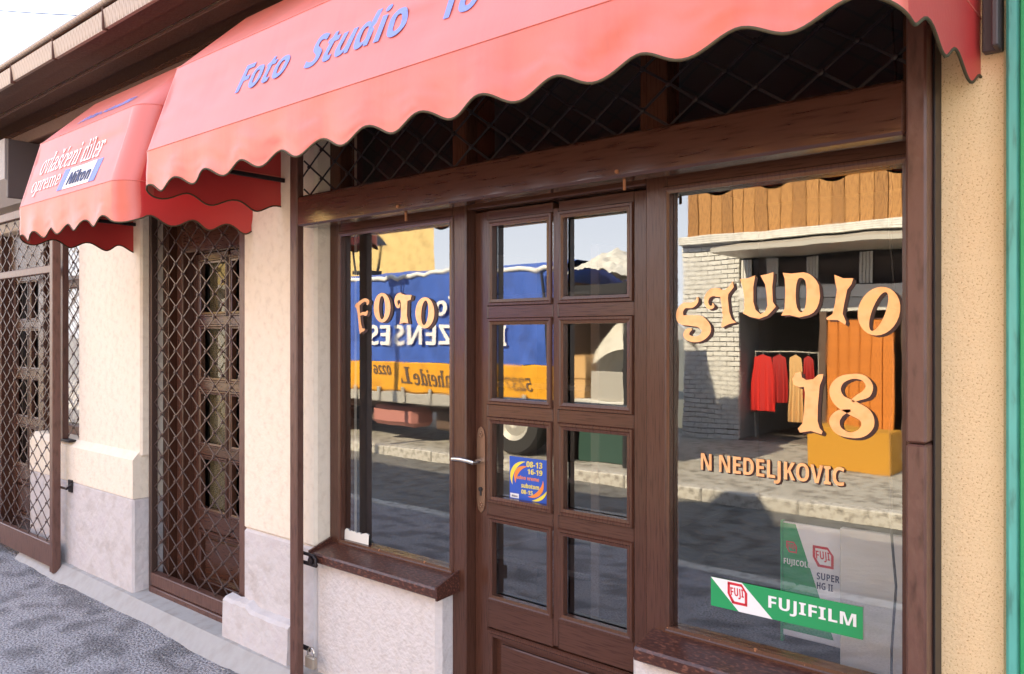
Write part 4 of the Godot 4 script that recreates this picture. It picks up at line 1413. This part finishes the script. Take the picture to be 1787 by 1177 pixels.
func truck() -> void:
	var t := thing("truck", "truck with blue and orange tarpaulin parked across the street", "truck", Vector3.ZERO)
	var z0 := 5.55
	var z1 := 7.75
	var xr := -6.27
	var xl := -13.2
	# tarpaulin: blue upper part with sagging top line, orange band below
	var s := st()
	var n := noise(91, 0.9, 3)
	var top := func(x: float) -> float: return 2.43 + 0.03 * sin(x * 2.2) + n.get_noise_1d(x * 8.0) * 0.05
	var bul := func(x: float, y: float) -> float: return z0 + n.get_noise_2d(x * 3.0, y * 3.0) * 0.03
	var cols := 60
	for k in cols:
		var x0 := lerpf(xl, xr, float(k) / cols)
		var x1 := lerpf(xl, xr, float(k + 1) / cols)
		var ys := [1.2, 1.5, 1.8, 2.1]
		for j in 4:
			var ya0: float = ys[j]
			var ya1: float = ys[j]
			var yb0: float = ys[j + 1] if j < 3 else top.call(x0)
			var yb1: float = ys[j + 1] if j < 3 else top.call(x1)
			quad(s, Vector3(x0, ya0, bul.call(x0, ya0)), Vector3(x1, ya1, bul.call(x1, ya1)), Vector3(x1, yb1, bul.call(x1, yb1)), Vector3(x0, yb0, bul.call(x0, yb0)), Vector3(0, 0, -1))
		quad(s, Vector3(x0, top.call(x0), bul.call(x0, top.call(x0))), Vector3(x1, top.call(x1), bul.call(x1, top.call(x1))), Vector3(x1, 2.56, z0 + 0.5), Vector3(x0, 2.56, z0 + 0.5), Vector3(0, 1, -1))
		quad(s, Vector3(x0, 2.56, z0 + 0.5), Vector3(x1, 2.56, z0 + 0.5), Vector3(x1, 2.5, z1), Vector3(x0, 2.5, z1), Vector3(0, 1, 0))
		quad(s, Vector3(x0, 1.2, z1), Vector3(x1, 1.2, z1), Vector3(x1, 2.5, z1), Vector3(x0, 2.5, z1), Vector3(0, 0, 1))
	for x in [xl, xr]:
		quad(s, Vector3(x, 1.2, z0), Vector3(x, 1.2, z1), Vector3(x, 2.5, z1), Vector3(x, 2.42, z0), Vector3(signf(x - (xl + xr) / 2), 0, 0))
	obj("tarpaulin", s, M.blue_tarp, t)
	bx("tarpaulin_band", Vector3(xl, 0.76, z0 - 0.015), Vector3(xr, 1.2, z1), M.yellow_tarp, t, 0.02)
	# white top hem
	s = st()
	var pts := []
	for k in 50:
		var x := lerpf(xl, xr, k / 49.0)
		pts.append(Vector3(x, top.call(x) + 0.02, z0 + 0.01))
	tube(s, pts, 0.035, 6)
	obj("tarpaulin_hem", s, M.curtain, t)
	s = st()
	facing_text(s, "ZENSES", "Droid Sans", -7.93, 1.44, z0 - 0.035, 1.78, 0.30)
	facing_text(s, "To", "Droid Sans", -7.72, 1.86, z0 - 0.035, 0.55, 0.26)
	facing_text(s, "I", "Droid Sans", -7.02, 1.44, z0 - 0.035, 0.09, 0.27)
	obj("lettering", s, M.print_white, t)
	s = st()
	facing_text(s, "52377", "Droid Serif", -6.6, 0.86, z0 - 0.02, 0.55, 0.17, 0.25)
	facing_text(s, "nheide", "Droid Serif", -7.9, 0.86, z0 - 0.02, 0.8, 0.24, 0.25)
	facing_text(s, "L", "Droid Serif", -8.75, 0.88, z0 - 0.02, 0.22, 0.25, 0.25)
	facing_text(s, "0226", "Droid Sans", -9.2, 1.0, z0 - 0.02, 0.42, 0.14, 0.2)
	obj("lettering", s, M.chassis, t)
	# side rail with catches, bed and chassis
	bx("side_rail", Vector3(xl, 0.60, z0 - 0.03), Vector3(xr, 0.755, z1), M.grey_metal, t, 0.01)
	for k in 12:
		bx("catch", Vector3(-12.8 + k * 0.55, 0.62, z0 - 0.06), Vector3(-12.74 + k * 0.55, 0.82, z0 - 0.031), M.grey_metal, t, 0.006)
	bx("chassis", Vector3(xl, 0.44, z0 + 0.5), Vector3(xr + 0.1, 0.595, z1 - 0.5), M.chassis, t)
	bx("tank", Vector3(-9.9, 0.22, z0 + 0.15), Vector3(-8.9, 0.52, z0 + 0.6), M.rust_tank, t, 0.08)
	bx("tool_box", Vector3(-8.6, 0.2, z0 + 0.3), Vector3(-8.0, 0.5, z0 + 0.7), M.chassis, t, 0.03)
	for x in [-7.0, -11.6, -12.5]:
		for z in [z0 + 0.05, z1 - 0.35]:
			var w := st()
			lathe(w, [Vector2(0.26, 0), Vector2(0.42, 0.01), Vector2(0.46, 0.06), Vector2(0.46, 0.24), Vector2(0.42, 0.29), Vector2(0.26, 0.3)], Transform3D(Basis(Vector3.RIGHT, PI / 2), Vector3(x, 0.46, z)), 28)
			var o := obj("wheel", w, M.rubber, t)
			w = st()
			lathe(w, [Vector2(0, 0.06), Vector2(0.1, 0.03), Vector2(0.2, 0.05), Vector2(0.265, 0.0)], Transform3D(Basis(Vector3.RIGHT, PI / 2), Vector3(x, 0.46, z)), 24)
			obj("rim", w, M.grey_metal, o)
	for x in [-7.62, -6.40]:
		bx("mudguard", Vector3(x, 0.28, z0 + 0.02), Vector3(x + 0.04, 0.62, z0 + 0.4), M.rubber, t)
	bx("mudguard", Vector3(-7.6, 0.62 - 0.14, z0 - 0.02), Vector3(-6.4, 0.598, z0 + 0.4), M.grey_metal, t, 0.02)
	# cab at the far end
	s = st()
	prism(s, PackedVector2Array([Vector2(-13.3, 0.45), Vector2(-13.3, 2.3), Vector2(-14.7, 2.3), Vector2(-15.1, 1.4), Vector2(-15.15, 0.45)]), Transform3D(Basis.IDENTITY, Vector3(0, 0, z0 + 0.05)), 2.1)
	obj("cab", s, M.curtain, t)
	# strap at the rear corner
	s = st()
	tube(s, [Vector3(-6.3, 2.44, z0 - 0.03), Vector3(-6.42, 2.36, z0 - 0.06), Vector3(-6.36, 1.9, z0 - 0.06), Vector3(-6.33, 1.25, z0 - 0.05)], 0.02, 6)
	obj("strap", s, M.black, t)

func stall() -> void:
	var t := thing("market_stall", "market stall with white canvas roof at the tail of the truck", "stall", Vector3.ZERO)
	# canvas roof: peaked in the middle, drooping at the edges
	var n := noise(97, 1.2, 3)
	var s := st()
	var hgt := func(x: float, z: float) -> float:
		var r := Vector2((x + 5.85) / 0.6, (z - 6.3) / 0.75).length()
		return 2.26 + 0.44 * pow(maxf(0.0, 1.0 - r * 0.7), 1.2) + n.get_noise_2d(x * 6.0, z * 6.0) * 0.05
	for i in 26:
		for j in 24:
			var f := func(a: int, b: int) -> Vector3:
				var x := -6.22 + 0.98 * a / 26.0
				var z := 5.62 + 1.4 * b / 24.0
				return Vector3(x, hgt.call(x, z), z)
			quad(s, f.call(i, j), f.call(i + 1, j), f.call(i + 1, j + 1), f.call(i, j + 1), Vector3.UP)
	obj("canvas_roof", s, M.canvas, t)
	for c in [[-6.17, 5.68], [-5.3, 5.68], [-6.17, 6.95], [-5.3, 6.95]]:
		bx("pole", Vector3(c[0] - 0.025, 0.0, c[1] - 0.025), Vector3(c[0] + 0.025, 2.22, c[1] + 0.025), M.black, t)
	bx("roof_bar", Vector3(-6.2, 2.08, 5.63), Vector3(-5.26, 2.2, 5.66), M.black, t)
	bx("rear_sheet", Vector3(-6.2, 0.0, 7.0), Vector3(-5.3, 2.24, 7.03), M.chassis, t)
	bx("end_sheet", Vector3(-6.23, 0.0, 5.72), Vector3(-6.2, 2.26, 7.0), M.chassis, t)
	bx("counter_top", Vector3(-6.15, 0.73, 5.75), Vector3(-5.2, 0.78, 6.8), M.pale_wall, t, 0.01)
	bx("counter_front", Vector3(-6.12, 0.0, 5.85), Vector3(-5.22, 0.729, 6.75), M.stall_cloth, t, 0.01)
	bx("front_board", Vector3(-6.1, 0.55, 5.80), Vector3(-5.35, 0.66, 5.849), M.red_paint, t, 0.01)
	# heap under pale cloth on the counter, with a grey board against it
	var h := st()
	var hn := noise(99, 1.5, 3)
	for i in 24:
		for j in 16:
			var f := func(a: int, b: int) -> Vector3:
				var x := -6.15 + 1.3 * a / 24.0
				var z := 5.9 + 0.85 * b / 16.0
				var u := (x + 5.38) / 0.74
				var v := (z - 6.35) / 0.5
				var q := clampf(1.0 - u * u, 0, 1) * clampf(1.0 - v * v * v * v, 0, 1)
				return Vector3(x, 0.782 + 1.08 * pow(q, 0.5) + hn.get_noise_2d(x * 4, z * 4) * 0.03 * q, z)
			quad(h, f.call(i, j), f.call(i + 1, j), f.call(i + 1, j + 1), f.call(i, j + 1), Vector3(0, 0.4, -1))
	tag(obj("covered_heap", h, M.canvas), "rounded heap of goods under a pale cover on the market stall counter", "covered goods")
	tag(bx("grey_board", Vector3(-5.88, 0.781, 5.80), Vector3(-5.22, 1.14, 5.83), M.grey_metal, self, 0.005), "flat grey board standing on the counter before the covered heap", "board")
	for e in [["upper carton of two stacked at the left end of stall counter", 1.04, 0.30], ["lower carton of two stacked at the left end of stall counter", 0.781, 0.255]]:
		var c := thing("carton", e[0], "carton", Vector3(-6.06, e[1], 5.88))
		bx("body", Vector3(-0.09, 0.0, -0.13), Vector3(0.12, e[2] - 0.012, 0.13), M.carton, c, 0.008)
		bx("flap", Vector3(-0.09, e[2] - 0.011, -0.13), Vector3(0.12, e[2], -0.002), M.carton, c, 0.002)
		bx("flap", Vector3(-0.09, e[2] - 0.011, 0.002), Vector3(0.12, e[2], 0.13), M.carton, c, 0.002)

func brick_house() -> void:
	var t := thing("brick_house", "white brick and timber shop house across the street reflected in right window", "building")
	var z := 9.2
	# brick pier
	bx("pier", Vector3(-6.43, -0.1, z + 0.03), Vector3(-5.5, 3.05, z + 6), M.mortar, t, 0.0)
	var s := st()
	var row := 0
	var y := 0.0
	while y < 3.0:
		var x := -6.44 + (0.11 if row % 2 else 0.0)
		if row % 2:
			box(s, Vector3(-6.44, y, z), Vector3(-6.338, y + 0.063, z + 0.05), 0.004)
		while x < -5.52:
			box(s, Vector3(x, y, z + 0.003 * ((row * 5 + int(x * 40)) % 3)), Vector3(minf(x + 0.212, -5.49), y + 0.063, z + 0.05), 0.004)
			x += 0.22
		y += 0.0745
		row += 1
	stuff(obj("brick", s, M.white_brick, t))
	# timber gable of upright planks, uneven widths
	var px := -6.28
	var k := 0
	while px < 4.0:
		var w := 0.17 + 0.03 * ((k * 7) % 4) / 3.0
		bx("plank", Vector3(px, 3.12, z - 0.1 + 0.006 * (k % 3)), Vector3(px + w - 0.008, 5.2, z - 0.05), M.plank if k % 3 else M.plank_dark, t, 0.004)
		px += w
		k += 1
	bx("wall", Vector3(-6.27, 3.051, z - 0.045), Vector3(4.0, 5.2, z + 6), M.dark_box, t, 0.0)
	s = st()
	prism(s, PackedVector2Array([Vector2(z - 0.7, 5.2), Vector2(z + 6.5, 5.2), Vector2(z + 3, 7.6)]), Transform3D(Basis(Vector3(0, 0, 1), Vector3(0, 1, 0), Vector3(1, 0, 0)), Vector3(-6.5, 0, 0)), 10.7)
	obj("roof", s, M.tile, t)
	# white shingle band and projecting canopy
	for q in 4:
		bx("cornice_board", Vector3(-6.43, 3.0 + 0.031 * q, z - 0.14), Vector3(4.0, 3.029 + 0.031 * q, z + 0.0 - 0.002), M.white_brick, t, 0.004)
	s = st()
	prism(s, PackedVector2Array([Vector2(z - 0.002, 2.98), Vector2(z - 1.0, 2.82), Vector2(z - 1.0, 2.76), Vector2(z - 0.002, 2.74)]), Transform3D(Basis(Vector3(0, 0, 1), Vector3(0, 1, 0), Vector3(1, 0, 0)), Vector3(-5.45, 0, 0)), 9.4)
	obj("canopy", s, M.grey_metal, t)
	# upper window strip with white curtains
	bx("window", Vector3(-5.5, 2.30, z + 0.08), Vector3(4.0, 2.74, z + 0.1), M.dark_glass, t, 0.0)
	for c in [-5.46, -5.05, -4.45, -3.72, -2.8, -1.9]:
		var q := st()
		for f in 4:
			tube(q, [Vector3(c + f * 0.045, 2.31, z + 0.05), Vector3(c + 0.006 + f * 0.043, 2.72, z + 0.05)], 0.02, 6)
		obj("curtain", q, M.curtain, t)
	bx("sign_band", Vector3(-5.49, 1.92, z + 0.01), Vector3(4.0, 2.10, z + 0.12), M.pale_wall, t)
	bx("sign_band", Vector3(-5.49, 2.11, z - 0.005), Vector3(4.0, 2.295, z + 0.12), M.curtain, t)
	# open shopfront below
	bx("rear_wall", Vector3(-5.49, -0.1, z + 4.5), Vector3(4.0, 1.91, z + 4.6), M.dark_room, t)
	bx("shop_floor", Vector3(-5.49, -0.1, z + 0.0), Vector3(4.0, 0.02, z + 4.49), M.dark_room, t)
	bx("ceiling", Vector3(-5.49, 1.921, z + 0.121), Vector3(4.0, 2.0, z + 4.6), M.dark_room, t)
	bx("shop_post", Vector3(-4.28, 0.021, z + 0.02), Vector3(-4.18, 1.919, z + 0.12), M.chassis, t)
	for q in 6:
		bx("door_plank", Vector3(-4.17 + q * 0.147, 0.021, z + 0.03 + 0.006 * (q % 2)), Vector3(-4.03 + q * 0.147, 1.80, z + 0.09), M.orange_wood, t, 0.006)
	bx("door", Vector3(-3.2, 0.021, z + 0.03), Vector3(-2.3, 1.919, z + 0.09), M.chassis, t)
	bx("wall", Vector3(-2.2, 0.021, z + 0.02), Vector3(4.0, 1.919, z + 0.2), M.pale_wall, t)
	var c := thing("crate", "plain ochre crate on the far pavement before the orange door", "crate", Vector3(-3.24, 0.0, 7.3))
	bx("side_board", Vector3(-0.46, 0.0, -0.02), Vector3(0.46, 0.47, 0.0), M.crate, c, 0.004)
	bx("side_board", Vector3(-0.46, 0.0, 0.44), Vector3(0.46, 0.47, 0.46), M.crate, c, 0.004)
	for e in [-0.46, 0.44]:
		bx("end_board", Vector3(e, 0.0, 0.001), Vector3(e + 0.02, 0.47, 0.439), M.crate, c, 0.004)
	bx("lid", Vector3(-0.45, 0.471, -0.01), Vector3(0.45, 0.49, 0.45), M.crate, c, 0.004)
	# garments on a rail in the opening
	var rail := thing("clothes_rail", "clothes rail in the dark opening of the brick house", "clothes rail", Vector3(0, 0.02, 9.55))
	s = st()
	tube(s, [Vector3(-5.4, 0, 0), Vector3(-5.4, 1.32, 0), Vector3(-4.4, 1.32, 0), Vector3(-4.4, 0, 0)], 0.015, 8)
	obj("frame", s, M.grey_metal, rail)
	for e in [[-5.25, 0.40, 0.42, 1.28, "bright red", M.red_paint], [-4.98, 0.26, 0.55, 1.28, "dark red", M.red_dull], [-4.74, 0.24, 0.30, 1.28, "brown", M.carton], [-4.54, 0.2, 0.62, 1.28, "deep red", M.red_dull]]:
		var gt := thing("garment", "%s garment hanging on the clothes rail across the street" % e[4], "garment", Vector3(e[0], 0.02, 9.55))
		s = st()
		for gi in 12:
			for gj in 6:
				var f := func(a: int, b: int) -> Vector3:
					var u := a / 12.0 - 0.5
					var v := b / 6.0
					var wide: float = e[1] * lerpf(1.0, 0.75, v * v)
					return Vector3(u * wide, lerpf(e[2], e[3], v) - 0.1 * absf(u) * v, -0.05 + 0.03 * sin(u * 22.0) * (1.0 - v))
				quad(s, f.call(gi, gj), f.call(gi + 1, gj), f.call(gi + 1, gj + 1), f.call(gi, gj + 1), Vector3(0, 0, -1))
		obj("cloth", s, e[5], gt)
		s = st()
		tube(s, [Vector3(0, 1.27, -0.03), Vector3(0, 1.34, -0.02), Vector3(0.012, 1.345, 0.01), Vector3(0, 1.31, 0.02)], 0.005, 6)
		obj("hook", s, M.grey_metal, gt)

func small_things() -> void:
	# padlock on the left post of the folding grille
	var t := thing("padlock", "brass padlock hanging low on the brown post beside the left window wall", "padlock", Vector3(-2.975, 0.125, 0.06))
	bx("body", Vector3(-0.035, -0.005, -0.012), Vector3(0.03, 0.048, 0.012), M.lock, t, 0.006)
	var s := st()
	var pts := []
	for k in 13:
		var a := PI * k / 12.0
		pts.append(Vector3(-0.002 + cos(a) * 0.022, 0.062 + sin(a) * 0.022, 0))
	pts.push_front(Vector3(0.020, 0.047, 0))
	pts.append(Vector3(-0.024, 0.047, 0))
	tube(s, pts, 0.0048, 8)
	obj("shackle", s, M.steel, t)
	bx("hasp", Vector3(-0.09, 0.062, -0.006), Vector3(-0.012, 0.084, 0.0), M.dark_iron, t, 0.002)
	# bolt catch higher up
	t = thing("bolt_catch", "dark iron catch joining the brown post to the wall below the sill", "latch", Vector3(-2.99, 0.60, 0.06))
	s = st()
	tube(s, [Vector3(-0.08, 0.012, 0.0), Vector3(0.03, 0.012, 0.0), Vector3(0.045, 0.0, 0.0), Vector3(0.045, -0.03, 0.0)], 0.008, 8)
	obj("hook", s, M.dark_iron, t)
	s = st()
	tube(s, [Vector3(-0.08, -0.028, 0.0), Vector3(0.05, -0.028, 0.0)], 0.009, 8)
	lathe(s, [Vector2(0.017, 0), Vector2(0.017, 0.012), Vector2(0, 0.013)], Transform3D(Basis(Vector3.RIGHT, PI / 2), Vector3(0.02, -0.01, 0.0)), 6)
	obj("bolt", s, M.dark_iron, t)
	# catch on the far pillar
	t = thing("bolt_catch", "small dark catch on the pillar foot beside the far left gate", "latch", Vector3(-5.66, 0.58, 0.05))
	s = st()
	tube(s, [Vector3(-0.04, 0.0, 0.03), Vector3(0.05, 0.0, 0.03), Vector3(0.06, 0.03, 0.0)], 0.008, 8)
	obj("hook", s, M.dark_iron, t)
	bx("plate", Vector3(-0.01, -0.03, -0.01), Vector3(0.05, 0.05, 0.0), M.dark_iron, t, 0.002)
	# hopper shaped box at the far left under the eave
	t = thing("shutter_box", "grey box with sloping underside fixed under the eave at far left", "box", Vector3.ZERO)
	s = st()
	var prof := PackedVector2Array([Vector2(0.0, 2.90), Vector2(0.26, 2.90), Vector2(0.26, 2.63), Vector2(0.12, 2.5), Vector2(0.0, 2.5)])
	prism(s, prof, Transform3D(Basis(Vector3(0, 0, 1), Vector3(0, 1, 0), Vector3(1, 0, 0)), Vector3(-7.7, 0, 0)), 1.52)
	obj("casing", s, M.grey_box, t)
	bx("end_plate", Vector3(-6.179, 2.50, 0.002), Vector3(-6.15, 2.895, 0.25), M.dark_box, t, 0.004)
	# bracket of the big awning at the right
	t = thing("awning_bracket", "dark metal bracket on the wall at the right end of the large awning", "bracket", Vector3.ZERO)
	bx("plate", Vector3(-0.412, 2.215, 0.002), Vector3(-0.372, 2.72, 0.03), M.dark_box, t, 0.003)
	bx("rim", Vector3(-0.385, 2.213, 0.031), Vector3(-0.372, 2.72, 0.075), M.dark_box, t, 0.003)
	# overhead wire
	s = st()
	pts = []
	for k in 20:
		var f := k / 19.0
		pts.append(Vector3(-22.5 + 14.0 * f, 9.22 - 4.02 * f - 0.08 * sin(PI * f), -2.85))
	tube(s, pts, 0.010, 6)
	tag(obj("overhead_wire", s, M.wire), "thin dark wire crossing the pale sky at top left", "wire")
